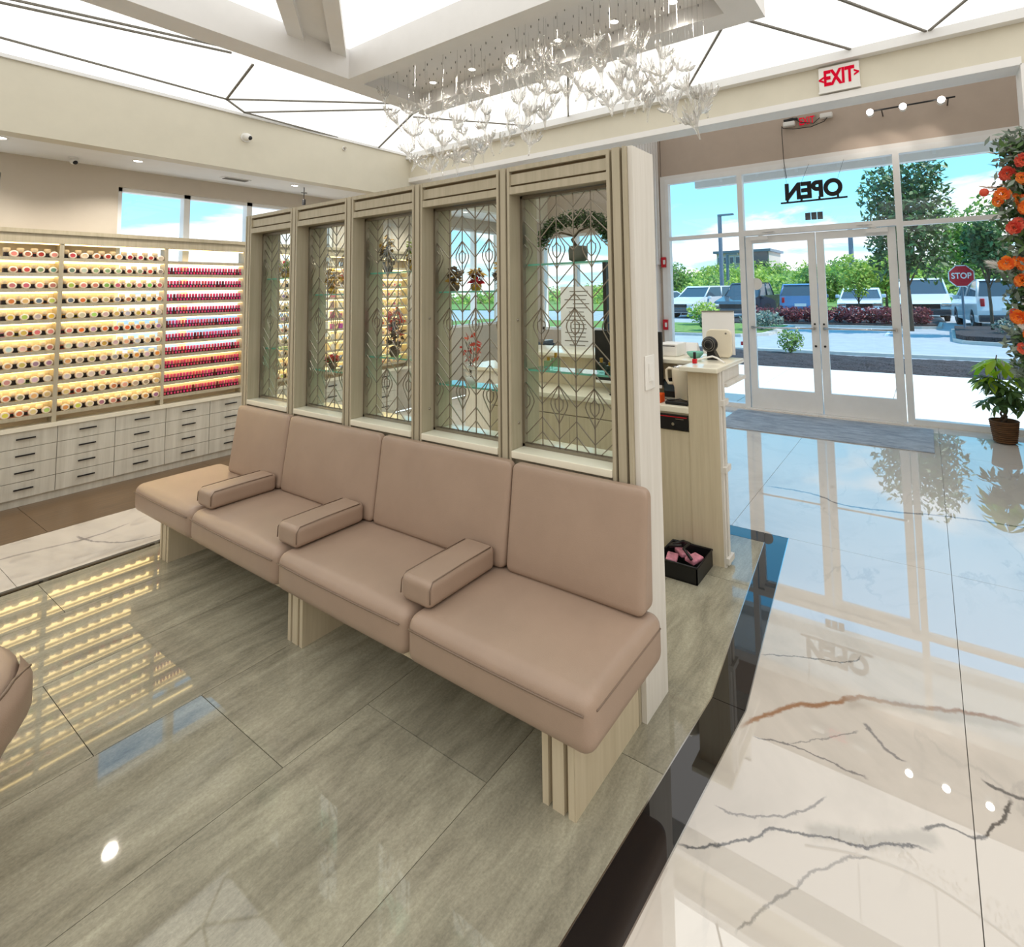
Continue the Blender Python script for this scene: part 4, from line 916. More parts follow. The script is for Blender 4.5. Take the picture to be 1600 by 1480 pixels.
# tray on the floor
o = thing('storage_basket', (2.77, 1.17, 0), 'black plastic basket of pink packets on the floor by the desk', 'basket')
bk = MB(); a, b, c, d, h = 2.655, 2.885, 1.055, 1.285, .085
for q in ((a, b, c, c + .006, 0.004, h), (a, b, d - .006, d, .004, h), (a, a + .006, c, d, .004, h), (b - .006, b, c, d, .004, h), (a, b, c, d, .001, .006)): bk.box(*q)
bk.build('basket_body', 'black', o); MB().tube([(a, c, h), (b, c, h), (b, d, h), (a, d, h)], .006, 6, closed=True).build('rim', 'blackmetal', o)
for i, (x, y, z, rz) in enumerate(((2.72, 1.22, .06, .3), (2.76, 1.11, .065, -.2), (2.82, 1.2, .05, .8))):
    pk = MB().rbox(-.05, .05, -.03, .03, -.012, .012, .008, n=2).build('pink_packet', 'pinkpack'); pk.location = (x, y, z + .012); pk.rotation_euler = (.15, .1, rz)
    tag(pk, ['pink packet at the divider end of the black basket', 'pink packet at the near rim of the black basket', 'pink packet half buried at the back of the black basket'][i], 'packet', 'pink packets in the basket')
o = MB().tube([(2.7, 1.1, .1), (2.74, 1.16, .125), (2.8, 1.15, .13), (2.84, 1.2, .115), (2.8, 1.25, .105), (2.74, 1.24, .12), (2.76, 1.18, .13)], .008, 6).build('black_strap', 'black', origin=(2.77, 1.17, .1)); tag(o, 'coiled black strap on top of the pink packets', 'strap')
# back counter seen through the grilles
o = thing('back_counter', (4.15, 2.6, 0), 'white counter with pale front seen through the near grilles', 'counter')
MB().box(3.95, 4.35, 1.7, 4.0, 0, .74).build('counter_body', 'wood_white', o); MB().box(3.92, 4.37, 1.68, 4.02, .74, .77).build('counter_top', 'stone', o)
o = thing('notice_stand', (4.1, 2.72, .77), 'grey printed notice board standing on the back counter', 'notice')
MB().box(4.10, 4.106, 2.54, 2.90, .80, 1.55).build('notice_sheet', 'soffit', o); MB().box(4.05, 4.16, 2.6, 2.84, .77, .80).build('foot', 'wood_white', o)
pr_ = MB(); r2 = random.Random(3)
for k in range(18): pr_.box(4.0985, 4.0998, 2.58 + r2.uniform(0, .06), 2.86 - r2.uniform(0, .12), 1.50 - .038 * k, 1.508 - .038 * k)
pr_.build('printed_lines', 'seam', o)['kind'] = 'stuff'
for q, (y, h) in enumerate(((2.35, .11), (2.28, .13), (2.21, .12), (2.12, .10))):
    o = MB().lathe([(.022, 0), (.022, h * .7), (.008, h * .8), (.008, h)], (4.05, y, .7705), 10).build('lotion_bottle', 'black', origin=(4.05, y, .7705)); tag(o, '%s black lotion bottle from the notice board on the back counter' % ordn(q), 'bottle', 'black bottles on the back counter')
o = thing('office_printer', (4.15, 3.35, .77), 'black office printer on the back counter seen through the second grille', 'printer')
MB().rbox(3.98, 4.3, 3.1, 3.6, .7705, 1.0, .02, n=2).build('printer_case', 'black', o); MB().box(3.97, 3.981, 3.16, 3.54, .82, .86).build('paper_tray', 'seam', o); MB().box(3.99, 4.29, 3.13, 3.57, 1.0, 1.03).build('scanner_lid', 'cardark', o)
o = thing('task_chair', (3.6, 2.6, 0), 'black swivel chair behind the reception desk', 'chair')
MB().rbox(3.4, 3.8, 2.4, 2.8, .44, .52, .04, puff={2: (.015,)}, n=3).build('seat', 'black', o); MB().rbox(3.76, 3.82, 2.4, 2.8, .58, 1.0, .03, n=3).build('backrest', 'black', o)
MB().cyl((3.6, 2.6, .08), .025, .36, n=10).build('gas_lift', 'chrome', o); MB().box(3.79, 3.83, 2.57, 2.63, .46, .7).build('back_bracket', 'black', o)
for k in range(5):
    a = 2 * pi * k / 5; MB().tube([(3.6, 2.6, .10), (3.6 + .25 * cos(a), 2.6 + .25 * sin(a), .06), (3.6 + .27 * cos(a), 2.6 + .27 * sin(a), .012)], .016, 6).build('leg', 'black', o)

# ================================================================== SIGNS, CAMERAS, TRACK
o = thing('exit_sign', (4.085, .435, 2.9), 'white EXIT sign with red letters and two arrows on the cream bulkhead', 'exit sign')
MB().rbox(4.066, 4.099, .303, .566, 2.898, 3.075, .006, n=1).build('sign_case', 'white', o); MB().box(4.06, 4.1, .30, .57, 2.886, 2.899).build('base_plate', 'white', o)
text('letters', 'EXIT', .15, (4.064, .435, 2.985), (pi / 2, 0, -pi / 2), 'exitred', .0015, o, .64, .0055)
text('arrow', '<', .075, (4.064, .548, 2.98), (pi / 2, 0, -pi / 2), 'exitred', .0015, o, .8, .003); text('arrow', '>', .075, (4.064, .322, 2.99), (pi / 2, 0, -pi / 2), 'exitred', .0015, o, .8, .003)
o = thing('emergency_exit_light', (6.80, 1.1, 3.5), 'EXIT light with two lamp heads and loose black cables above the doors', 'exit sign')
MB().rbox(6.785, 6.82, .98, 1.22, 3.44, 3.58, .01, n=1).build('lamp_case', 'pane2', o); text('letters', 'EXIT', .13, (6.783, 1.1, 3.51), (pi / 2, 0, -pi / 2), 'exitred', .002, o, .66, .002)
for y in (1.30, .88): MB().rbox(6.74, 6.81, y - .07, y + .07, 3.475 if y > 1 else 3.50, 3.535 if y > 1 else 3.56, .015, n=2).build('lamp_head', 'white', o)
MB().tube([(6.76, 1.36, 3.56), (6.755, 1.25, 3.57), (6.755, 1.17, 3.5), (6.755, 1.02, 3.46), (6.75, .9, 3.55), (6.755, .83, 3.55), (6.75, .9, 3.46), (6.75, 1.05, 3.42), (6.75, 1.25, 3.43), (6.755, 1.37, 3.46), (6.76, 1.385, 3.49)], .005, 6).build('cable', 'black', o)
MB().box(6.75, 6.80, 1.2, 1.36, 3.545, 3.565).build('bracket', 'black', o)
MB().tube([(6.76, 1.385, 3.49), (6.77, 1.39, 3.4), (6.765, 1.385, 3.2), (6.77, 1.38, 3.02), (6.775, 1.36, 2.84)], .004, 6).build('hanging_cable', 'black', o)
o = thing('open_sign', (6.77, 1.07, 2.55), 'black OPEN sign hanging in the glass over the doors, seen reversed', 'sign')
text('letters', 'OPEN', .265, (6.775, 1.07, 2.655), (pi / 2, 0, pi / 2), 'black', .014, o, .93, .012)
bl = MB().box(6.765, 6.785, .70, 1.44, 2.525, 2.545)
bl.build('base_bar', 'black', o)
for y in (.80, 1.0, 1.2, 1.36): MB().box(6.768, 6.782, y - .012, y + .012, 2.544, 2.575).build('foot', 'black', o)
MB().tube([(6.775, 1.36, 2.75), (6.775, 1.39, 2.98)], .002, 4).tube([(6.775, .80, 2.75), (6.775, .72, 2.98)], .002, 4).tube([(6.775, 1.2, 2.75), (6.775, 1.10, 2.98)], .002, 4).build('hanging_wire', 'black', o)
o = thing('hours_plate', (6.825, 1.08, 2.31), 'small grey plate of three squares on the transom glass', 'sign')
for k in range(3): MB().box(6.826, 6.833, 1.117 - .068 * k, 1.178 - .068 * k, 2.308, 2.397).build('square', 'cardark', o)
o = thing('door_sticker', (6.83, 1.79, 1.6), 'round white sticker at the edge of the first door glass', 'sticker')
MB().cyl((6.8285, 1.795, 1.55), .075, .0012, 'x', 24).build('disc', 'white', o)
for i, z in enumerate((1.88, 1.02)):
    o = thing('fire_alarm', (6.78, 3.03, z), ['red wall alarm with a strobe at head height by the side window', 'red fire alarm pull low on the jamb by the side window'][i], 'fire alarm')
    MB().rbox(6.765, 6.80, 3.0, 3.065, z - .07, z + .07, .006, n=1).build('alarm_case', 'red', o); MB().rbox(6.75, 6.766, 3.0, 3.03, z - .03, z + .03, .005, n=1).build('strobe_lens', 'white', o)
o = thing('wall_screen', (6.0, 3.09, 1.4), 'black wall screen seen edge-on beside the divider end panel', 'screen')
MB().box(5.2, 6.05, 3.04, 3.085, .95, 1.83).build('screen_case', 'black', o); MB().box(5.4, 5.8, 3.085, 3.2, 1.3, 1.5).build('bracket', 'blackmetal', o)
def dome(x, y, z, lab, wall):
    o = thing('security_camera', (x, y, z), lab, 'camera')
    if wall:
        MB().cyl((x, y - .012, z), .042, .012, 'y', 20).build('base_plate', 'white', o); MB().sphere((x, y - .035, z), .034, n=16, k=10).build('ball', 'white', o); MB().sphere((x + .012, y - .055, z - .008), .020, n=14, k=8).build('lens', 'black', o)
    else:
        MB().cyl((x, y, z - .012), .03, .012, n=16).build('base_plate', 'white', o); MB().sphere((x, y, z - .03), .026, n=14, k=8).build('ball', 'white', o); MB().sphere((x + .006, y - .014, z - .04), .017, n=12, k=8).build('lens', 'black', o)
dome(2.28, 5.05, 2.94, 'white dome camera with black lens on the cream bulkhead', True)
dome(1.28, 5.62, 2.645, 'small white camera under the low ceiling above the polish rack', False)
o = thing('motion_sensor', (3.24, 5.05, 3.05), 'small brass-and-white sensor high on the cream bulkhead', 'sensor')
MB().cyl((3.24, 5.035, 3.05), .022, .015, 'y', 14).build('base_plate', 'white', o); MB().cyl((3.24, 5.02, 3.052), .013, .016, 'y', 12).build('sensor_head', 'bronze', o)
o = thing('hanging_sensor', (3.02, 5.4, 2.645), 'small black fitting on a thin rod hanging above the divider end', 'sensor')
MB().tube([(3.02, 5.4, 2.645), (3.02, 5.4, 2.52)], .004, 6).build('rod', 'blackmetal', o); MB().cyl((3.02, 5.4, 2.585), .03, .006, n=14).build('collar', 'seam', o); MB().rbox(3.005, 3.035, 5.385, 5.415, 2.46, 2.52, .008, n=1).build('sensor_body', 'black', o)
o = thing('track_light', (6.6, .1, 3.42), 'thin black track with three white spot heads above the storefront', 'track light')
MB().tube([(6.55, .42, 3.42), (6.55, -.36, 3.42)], .009, 6).build('track', 'black', o)
for y in (.41, .10, -.24):
    MB().lathe([(.018, 0), (.035, .03), (.038, .075)], (6.52, y, 3.405), 14, axis='x').build('spot_head', 'white', o)
    MB().cyl((6.512, y, 3.405), .034, .008, 'x', 16).build('lens', 'spot', o)
    ld = bpy.data.lights.new('track_lamp', 'SPOT'); ld.energy = 5; ld.spot_size = 1.3; ld.spot_blend = .7; ld.shadow_soft_size = .03; ld.color = (1, .9, .78)
    lo = bpy.data.objects.new('track_lamp', ld); COL.objects.link(lo); lo.location = (6.49, y, 3.38); lo.rotation_euler = Vector((.33, .25, -.5)).to_track_quat('-Z', 'Y').to_euler()
for y in (.3, -.3): MB().box(6.55, 6.82, y - .006, y + .006, 3.414, 3.426).build('arm', 'black', o)
o = thing('crystal_ceiling_light', (5.5, .4, 3.93), 'long wavy crystal strand light behind the bulkhead near the second exit sign', 'chandelier')
MB().cyl((5.45, .2, 3.4), .008, .52, n=8).cyl((5.3, .75, 3.4), .008, .52, n=8).build('stem', 'chrome', o)
cs = MB(); cu = [(5.2 + .25 * sin(k * .16) , -.55 + .09 * k, 3.4) for k in range(20)]
MB().tube(cu, .012, 6).build('rail', 'chrome', o)
for k in range(260):
    q = rng.randrange(19); t_ = rng.random(); a = Vector(cu[q]).lerp(Vector(cu[q + 1]), t_); cs.sphere((a.x + rng.uniform(-.09, .09), a.y + rng.uniform(-.03, .03), 3.39 - rng.uniform(0, .15)), .008, .008, .016, 5, 3)
cs.build('crystal_beads', 'crystal', o)['kind'] = 'stuff'
# ================================================================== PLANTS AND FLOWERS INSIDE
o = thing('potted_money_tree', (6.45, -.55, 0), 'braided money tree in a brown woven basket by the side glass', 'potted plant')
px, py = 6.45, -.55
MB().lathe([(.072, .006), (.082, .01), (.108, .195), (.112, .205), (.104, .207), (.09, .18), (.02, .178)], (px, py, 0), 28).build('basket', 'basket', o)
bs = bpy.data.objects['basket']
for k in range(11): 
    z = .018 + .0185 * k; r_ = .0835 + .0265 * z / .2
    MB().tube([(px + r_ * cos(2 * pi * j / 24), py + r_ * sin(2 * pi * j / 24), z) for j in range(24)], .0085, 5, closed=True).build('weave', 'basket', bs)
tr = MB()
for s_ in range(3): tr.tube([(px + .022 * cos(k * .9 + s_ * 2.09), py + .022 * sin(k * .9 + s_ * 2.09), .18 + .022 * k) for k in range(9)], [.012 - .0006 * k for k in range(9)], 6)
tr.tube([(px, py, .37), (px + .01, py + .01, .5), (px, py + .04, .72), (px - .01, py + .02, .82)], .005, 5); tr.build('trunk', 'trunk', o)
def palm(n, ln):
    mb = MB()
    for k in range(n):
        a = 2 * pi * k / n + .2; d = Vector((cos(a), sin(a), -.35)).normalized(); sd = Vector((-sin(a), cos(a), 0)); q = []
        W = (0, .55, 1, .75, .0); T = (0.02, .25, .55, .8, 1)
        v = []; 
        for t, w_ in zip(T, W):
            c = d * (ln * t) + Vector((0, 0, -.30 * ln * t * t)); hw = ln * .17 * w_
            v += [c - sd * hw + Vector((0, 0, hw * .3)), c, c + sd * hw + Vector((0, 0, hw * .3))]
        f = []
        for i in range(4): f += [(i * 3, i * 3 + 1, i * 3 + 4, i * 3 + 3), (i * 3 + 1, i * 3 + 2, i * 3 + 5, i * 3 + 4)]
        mb.add(v, f, 0, True)
    return mb
PL = [mesh_of(palm(6, .21), 'leaf', ['leafplant']), mesh_of(palm(5, .14), 'leaf', ['leafplant'])]
PLD = [mesh_of(palm(6, .12), 'leaf', ['leafd']), mesh_of(palm(5, .10), 'leaf', ['leafd'])]
stm = MB()
r2 = random.Random(11)
for k in range(8):
    a = r2.uniform(0, 6.28); r_ = r2.uniform(.05, .17); z = r2.uniform(.60, .80)
    p_ = (px + r_ * cos(a), py + r_ * sin(a), z); stm.tube([(px, py, .40), (px + r_ * .5 * cos(a), py + r_ * .5 * sin(a), z * .85), p_], .0025, 4)
    l_ = inst(PL[k % 2], 'leaf', (p_[0] - px, p_[1] - py, p_[2]), (r2.uniform(-.35, .35), r2.uniform(-.35, .35), r2.uniform(0, 6)), None, o)
for k in range(44):
    a = r2.uniform(0, 6.28); r_ = .16 * sqrt(r2.random()); z = r2.uniform(.34, .60)
    inst(PLD[k % 2], 'leaf', (r_ * cos(a), r_ * sin(a), z), (r2.uniform(-.6, .6), r2.uniform(-.6, .6), r2.uniform(0, 6)), None, o)
    stm.tube([(px, py, .36), (px + r_ * cos(a), py + r_ * sin(a), z)], .0016, 3)
stm.build('stem', 'leafd', o)

o = thing('flower_installation', (4.05, -.62, .8), 'tall orange and white flower installation on the white opening jamb', 'flower arrangement')
MB().box(4.02, 4.06, -.95, -.66, .95, 2.3).build('backing', 'leafd', o)
def bloom(n, r, cup):
    mb = MB(); g = 2.399
    for k in range(n):
        a = k * g; t = (k + 1) / n; rr = r * sqrt(t); el = cup * (1 - t)
        d = Vector((cos(a) * cos(el), sin(a) * cos(el), sin(el))); u = Vector((-sin(a), cos(a), 0)); ww = rr * .52
        b = d * rr * .35; tip = d * rr; md = d * rr * .75 + Vector((0, 0, r * .14))
        mb.add([b, md - u * ww, tip + Vector((0, 0, -r * .1 * t)), md + u * ww], [(0, 1, 2, 3)], 0, True)
    return mb
BLM = {c: [mesh_of(bloom(22, .048, 1.3), 'flower', [c]), mesh_of(bloom(16, .036, 1.1), 'flower', [c])] for c in ('orange', 'coral', 'whitepetal')}
lf = MB(); lg = MB(); r3 = random.Random(5)
for k in range(16):
    z = .95 + 1.35 * k / 15; wd = .10 + .05 * sin(k * 1.3)
    leaves(lf, (3.93, -.57, z), (.09, .16 + wd * .3, .09), 190, .028, r3, hollow=.2); leaves(lg, (3.92, -.55, z + .03), (.09, .17 + wd * .3, .08), 130, .026, r3, hollow=.3)
leaves(lf, (3.93, -.8, 1.6), (.08, .2, .7), 500, .04, r3, hollow=.1)
lf.build('foliage', 'leafd', o); lg.build('silver_foliage', 'leafgrey', o)
fl = [(2.02, -.40, 'orange'), (1.99, -.47, 'orange'), (2.0, -.54, 'orange'), (1.96, -.60, 'coral'), (1.93, -.50, 'orange'), (2.14, -.43, 'coral'), (2.10, -.52, 'orange'), (1.87, -.55, 'whitepetal'), (1.82, -.44, 'coral'), (1.80, -.52, 'coral'), (1.78, -.58, 'coral'),
      (1.62, -.39, 'orange'), (1.61, -.48, 'orange'), (1.52, -.46, 'orange'), (1.45, -.52, 'orange'), (1.48, -.55, 'whitepetal'), (1.40, -.50, 'whitepetal'), (1.33, -.42, 'coral'), (1.32, -.47, 'orange'), (1.31, -.53, 'coral'), (1.28, -.45, 'whitepetal'), (1.22, -.48, 'orange'), (1.20, -.54, 'orange'), (1.14, -.44, 'coral'), (1.10, -.52, 'whitepetal'), (1.70, -.60, 'orange'), (1.58, -.62, 'coral'), (2.2, -.5, 'coral'), (2.24, -.58, 'orange'), (1.25, -.62, 'coral'), (1.05, -.5, 'whitepetal')]
fl += [(z_ + r3.uniform(-.05, .05), y_ + r3.uniform(-.04, .05), c_) for z_, y_, c_ in fl[::2]]
for z, y, c in fl:
    d = Vector((-1, r3.uniform(-.1, .6), r3.uniform(-.3, .4))).normalized()
    q = d.to_track_quat('Z', 'Y').to_euler()
    inst(r3.choice(BLM[c]), 'flower', (3.86 + r3.uniform(-.02, .04) - 4.05, y + .62, z - .8), q, None, o)
def plume(p, q, wd, n, mt, nm):
    p = Vector(p); q = Vector(q); mb = MB().tube([p, q], .003, 4)
    for k in range(n):
        t = r3.uniform(.25, 1); c = p.lerp(q, t); d = (q - p).normalized() * .05 + Vector((r3.uniform(-1, 1), r3.uniform(-1, 1), r3.uniform(-1, 1))) * wd * sin(pi * min(1, t * .9 + .05)); s_ = d.orthogonal().normalized() * .0025
        mb.add([c - s_, c + s_, c + d], [(0, 1, 2)], 0)
    return mb.build(nm, mt, o)
plume((4.0, -.56, 2.08), (3.95, -.45, 2.30), .06, 260, 'feather', 'plume'); plume((4.0, -.62, 2.10), (3.95, -.55, 2.34), .06, 260, 'feather', 'plume')
plume((3.98, -.52, 1.55), (3.93, -.34, 1.62), .05, 260, 'whitepetal', 'plume'); plume((3.98, -.5, 2.05), (3.93, -.33, 2.08), .02, 90, 'feather', 'plume'); plume((3.98, -.56, 1.2), (3.93, -.44, 1.28), .04, 150, 'whitepetal', 'plume')
for k in range(10): plume((4.0, -.58, 2.02 + .022 * k), (3.93, -.38 - .03 * (k % 3), 2.06 + .024 * k), .016, 40, 'feather' if k % 2 else 'leafgrey', 'plume')
MB().tube([(3.98, -.5, 2.02), (3.92, -.37, 2.05), (3.91, -.335, 2.045)], .003, 4).sphere((3.91, -.32, 2.045), .025, n=10, k=6).build('berry_sprig', 'coral', o)

# ================================================================== TUB CHAIR AT THE FRAME EDGE
o = thing('tub_chair', (.0, 2.37, 0), 'taupe leather tub chair with dark piping cut by the frame edge', 'chair')
cx, cy = .0, 2.37
MB().lathe([(.30, 0), (.33, .06), (.40, .18), (.455, .28), (.475, .37), (.465, .44), (.43, .475), (.38, .47), (.355, .42), (.35, .30), (.02, .30)], (cx, cy, 0), 48).build('shell', 'leather', o)
def arc(r0, z0, a0, a1, n=16): return [(cx + r0 * cos(a0 + (a1 - a0) * k / n), cy + r0 * sin(a0 + (a1 - a0) * k / n), z0) for k in range(n + 1)]
pad = MB(); 
for (z0, z1, nm) in ((.30, .462, 'upper_pad'), (.08, .285, 'lower_pad')):
    v = []; f = []; na = 22; nz = 8; a0, a1 = -2.4, -.10
    for i in range(nz + 1):
        t = i / nz; z = z0 + (z1 - z0) * t
        rz_ = .33 + (.475 - .33) * min(1, max(0, (z - .06) / .30)) if z < .4 else .475 - .02 * ((z - .4) / .09) ** 2
        for j in range(na + 1):
            u = j / na; b = .022 * (1 - (2 * t - 1) ** 6) * (1 - (2 * u - 1) ** 20); a = a0 + (a1 - a0) * u
            v.append((cx + (rz_ + b) * cos(a), cy + (rz_ + b) * sin(a), z))
    for i in range(nz):
        for j in range(na): f.append((i * (na + 1) + j, i * (na + 1) + j + 1, (i + 1) * (na + 1) + j + 1, (i + 1) * (na + 1) + j))
    pd = MB().add(v, f, 0, True).build(nm, 'leather', o)
    ed = [v[i * (na + 1) + na] for i in range(nz - 1)] + [v[(nz - 1) * (na + 1) + na - 1]] + [v[nz * (na + 1) + j] for j in range(na - 3, 3, -1)]
    MB().tube(ed, .0045, 6).build('piping', 'leather_seam', pd)
# ================================================================== OUTSIDE
sw_ = struct('sidewalk', MB().box(6.92, 10.75, -30, 30, -.25, -.045), 'kerb')
for k in range(-6, 8): MB().box(6.93, 10.74, -1.33 + 1.78 * k + .006, -1.33 + 1.78 * (k + 1) - .006, -.05, -.03).build('slab', 'concrete', sw_)
t = MB(); nx_, ny_ = 22, 130; v = []
r4 = random.Random(9)
for i in range(nx_ + 1):
    for j in range(ny_ + 1):
        u = i / nx_; v.append((10.76 + 2.9 * u + (.5 * sin(j * .07)) * (1 if i == nx_ else u), -13 + 26 * j / ny_, -.06 + .10 * sin(pi * u) + r4.uniform(-.018, .018)))
f = [(i * (ny_ + 1) + j, (i + 1) * (ny_ + 1) + j, (i + 1) * (ny_ + 1) + j + 1, i * (ny_ + 1) + j + 1) for i in range(nx_) for j in range(ny_)]
mbed = t.add(v, f).build('mulch_bed', 'mulch'); tag(mbed, 'strip of dark bark mulch between sidewalk and road', 'mulch', None, 'stuff')
struct('road', MB().box(10.7, 75, -60, 90, -.4, -.12), 'asphalt')
struct('kerb', MB().prism([(13.9, -14), (14.05, -14), (14.05, 14), (13.9, 14)], -.2, -.05), 'kerb')
def island(name, poly, mt, h=.02):
    o = struct(name, MB().prism(poly, -.2, -.03), 'kerb'); cx_ = sum(p[0] for p in poly) / len(poly); cy_ = sum(p[1] for p in poly) / len(poly)
    MB().prism([(cx_ + (a - cx_) * .94, cy_ + (b - cy_) * .96) for a, b in poly], -.05, -.03 + h).build('bed', mt, o); return o
island('kerb_island', [(17.6, 5.2), (18.4, 4.5), (22.2, 4.4), (22.8, 5.0), (22.8, 22), (17.2, 22)], 'grass')
island('kerb_island', [(22.9, .2), (23.1, -.4), (25.6, -.5), (25.9, 0), (25.9, 8.5), (22.9, 8.5)], 'mulch', .05)
island('kerb_island', [(17.6, -.75), (18.2, -.55), (22, -.65), (22, -6), (16.9, -6), (16.9, -2.2)], 'mulch', .12)
struct('lawn', MB().box(35.5, 60, -40, 80, -.3, -.02), 'grass')
MB().box(14.3, 14.42, 3.0, 5.2, -.12, -.115).box(19.5, 21.5, 1.1, 1.2, -.12, -.115).build('lane_marking', 'white', bpy.data.objects['road'])
# hillside
hv = []; hn, hm = 16, 40
hz = lambda u, y: (max(0, u) ** 1.2) * (4.3 + .4 * sin(y * .3) - 0.14 * max(0, y - 24)) * (1 if y < 70 else 1)
for i in range(hn + 1):
    for j in range(hm + 1): hv.append((50 + 34 * i / hn, -50 + 3.6 * j, -.1 + max(0, hz(i / hn, -50 + 3.6 * j))))
hill = struct('hill', MB().add(hv, [(i * (hm + 1) + j, (i + 1) * (hm + 1) + j, (i + 1) * (hm + 1) + j + 1, i * (hm + 1) + j + 1) for i in range(hn) for j in range(hm)]), 'grass')
hb = MB(); hb2 = MB(); r5 = random.Random(21)
for k in range(620):
    u = r5.uniform(.0, 1.0); y = r5.uniform(-8, 66); x = 50 + 34 * u; z = -.1 + max(0, hz(u, y))
    rr = r5.uniform(.7, 1.5); leaves(hb if r5.random() < .6 else hb2, (x, y, z + rr * .5), (rr * 1.1, rr * 1.3, rr * .8), 44, .28, r5, hollow=.35)
hb.build('hillside_bushes', 'leafy', hill)['kind'] = 'stuff'; hb2.build('hillside_bushes', 'leaf', hill)['kind'] = 'stuff'
# far building on the ridge
o = thing('office_building', (86, 28, 4.0), 'long low blue-grey office building on the ridge far behind the trees', 'building')
MB().box(84, 92, 20.0, 28.2, 3.0, 7.0).build('wall', 'brick', o); MB().box(83.4, 92.5, 19.6, 28.6, 7.0, 7.4).build('roof', 'pole', o)
MB().box(83.7, 84.0, 20.1, 22.2, 4.5, 7.0).build('end_bay', 'cardark', o)
for k in range(6):
    wdw = MB().box(83.8, 84.02, 22.5 + .95 * k, 23.2 + .95 * k, 5.3, 6.4).build('window', 'alu', o); MB().box(83.75, 83.8, 22.55 + .95 * k, 23.15 + .95 * k, 5.35, 6.35).build('pane', 'carglass', wdw)
def tree(x, y, h, rx, rz, n, size, mt, lab, tr=.09, group=None, trunk_h=None, seed=1, name='tree', parts=6):
    q = random.Random(seed); th = trunk_h or h - 2 * rz * .8
    o = thing(name, (x, y, -.1), lab, 'tree', group)
    t = MB().tube([(x, y, -.15), (x + .02, y, th * .5), (x, y + .03, th), (x + .05, y, h * .8)], [tr, tr * .85, tr * .7, tr * .25], 8)
    for k in range(7):
        a = k * 2.4; t.tube([(x, y, th * (.8 + .05 * k)), (x + rx * .6 * cos(a), y + rx * .6 * sin(a), th + rz * (.5 + .15 * k))], [tr * .4, tr * .1], 5)
    t.build('trunk', 'trunk', o)
    lf = MB()
    for k in range(parts):
        a = k * 2.4; rr = rx * (.55 if k else .7); c = (x + rx * .5 * cos(a) * (k > 0), y + rx * .5 * sin(a) * (k > 0), h - rz + rz * .6 * q.uniform(-1, 1) * (k > 0))
        leaves(lf, c, (rr, rr, rz * .65), n // parts, size, q, hollow=.15)
    lf.build('foliage', mt, o); return o
tree(21.8, .5, 6.3, 1.45, 2.2, 4200, .12, 'leafd', 'tall dark green tree beyond the second door', seed=3, parts=9, trunk_h=1.6)
tree(20.2, -1.62, 4.0, .7, 1.2, 1800, .10, 'leafd', 'slim dark tree on the kerb island before the white car', seed=4, tr=.05, trunk_h=1.5)
tree(24.8, 2.35, 2.7, .8, .85, 1100, .10, 'leafy', 'small yellow-green maple in the red hedge island', seed=5, tr=.04, trunk_h=.9)
tree(38.5, -2.0, 6.2, 2.4, 2.4, 3200, .17, 'leaf', 'bushy green tree behind the parked cars near the stop sign', seed=6, parts=8)
tree(38.6, 17.4, 3.4, 2.2, 1.5, 2600, .18, 'leaf', 'broad green tree past the lamp post at the end of the lot', seed=7, parts=7)
tree(41, 11.5, 2.9, 1.8, 1.3, 2000, .18, 'leafy', 'light green tree beside the lamp post at the back of the lot', seed=8, parts=6)
tree(42, 6.4, 2.8, 1.7, 1.2, 2000, .18, 'leaf', 'green tree behind the blue car', seed=9, parts=6)
tree(42, 2.3, 3.6, 1.9, 1.6, 2200, .18, 'leafy', 'leafy tree behind the second lamp post', seed=10, parts=6)
tree(39, -7.4, 6.5, 3.0, 2.6, 2600, .20, 'leaf', 'large green tree at the far side of the road bend', seed=12, parts=6)
def shrub(x, y, z, rx, rz, n, size, mt, lab, cat='shrub', group=None, seed=1):
    o = thing('shrub', (x, y, z), lab, cat, group); q = random.Random(seed)
    s_ = MB()
    for k in range(6): s_.tube([(x, y, z), (x + rx * .6 * cos(k), y + rx * .6 * sin(k), z + rz * 1.1)], .008, 4)
    s_.build('stem', 'trunk', o); leaves(MB(), (x, y, z + rz), (rx, rx, rz), n, size, q, hollow=.2).build('foliage', mt, o)
shrub(12.6, 2.62, .02, .30, .28, 420, .045, 'leaf', 'young round green shrub planted in the mulch strip', seed=2)
shrub(18.6, 6.6, 0, .45, .35, 500, .07, 'leafd', 'dark green shrub on the grass island near the kerb', seed=3)
shrub(21.5, 7.9, 0, .7, .5, 600, .08, 'leafy', 'yellow-green shrub at the back of the grass island', seed=4)
shrub(19.5, 5.0, 0, .8, .35, 700, .07, 'leafgrey', 'low grey-green shrub at the tip of the grass island', seed=5)
shrub(33.4, -.7, -.1, .8, .5, 600, .10, 'leafy', 'low yellow-green bush beside the utility box', seed=6)
for k in range(12):
    shrub(23.5 + .42 * (k % 2), .2 + .56 * k, 0, .40, .34, 420, .07, 'leafred', '%s red-leaved bush from the stop sign in the hedge' % ordn(k), group='red bushes along the island', seed=20 + k)
shrub(18.9, -2.0, .08, .55, .22, 300, .06, 'leafgrey', 'low dry grey bush on the island by the stop sign', seed=40)
def lamp(x, y, h, lab):
    o = thing('street_lamp', (x, y, -.12), lab, 'street lamp', 'parking lot lamps')
    MB().cyl((x, y, -.12), .13, h, n=10).build('pole', 'pole', o); MB().cyl((x, y, -.12), .28, .5, n=14).build('concrete_base', 'kerb', o)
    MB().box(x - .12, x + .12, y - .9, y + .1, h - .22, h - .12).build('lamp_head', 'pole', o)
lamp(33, 10.8, 6.3, 'tall steel lamp post seen through the side window'); lamp(33.6, 3.45, 5.0, 'steel lamp post standing behind the second door glass'); lamp(46, 14.5, 4.6, 'small far lamp post right behind the first tall one')
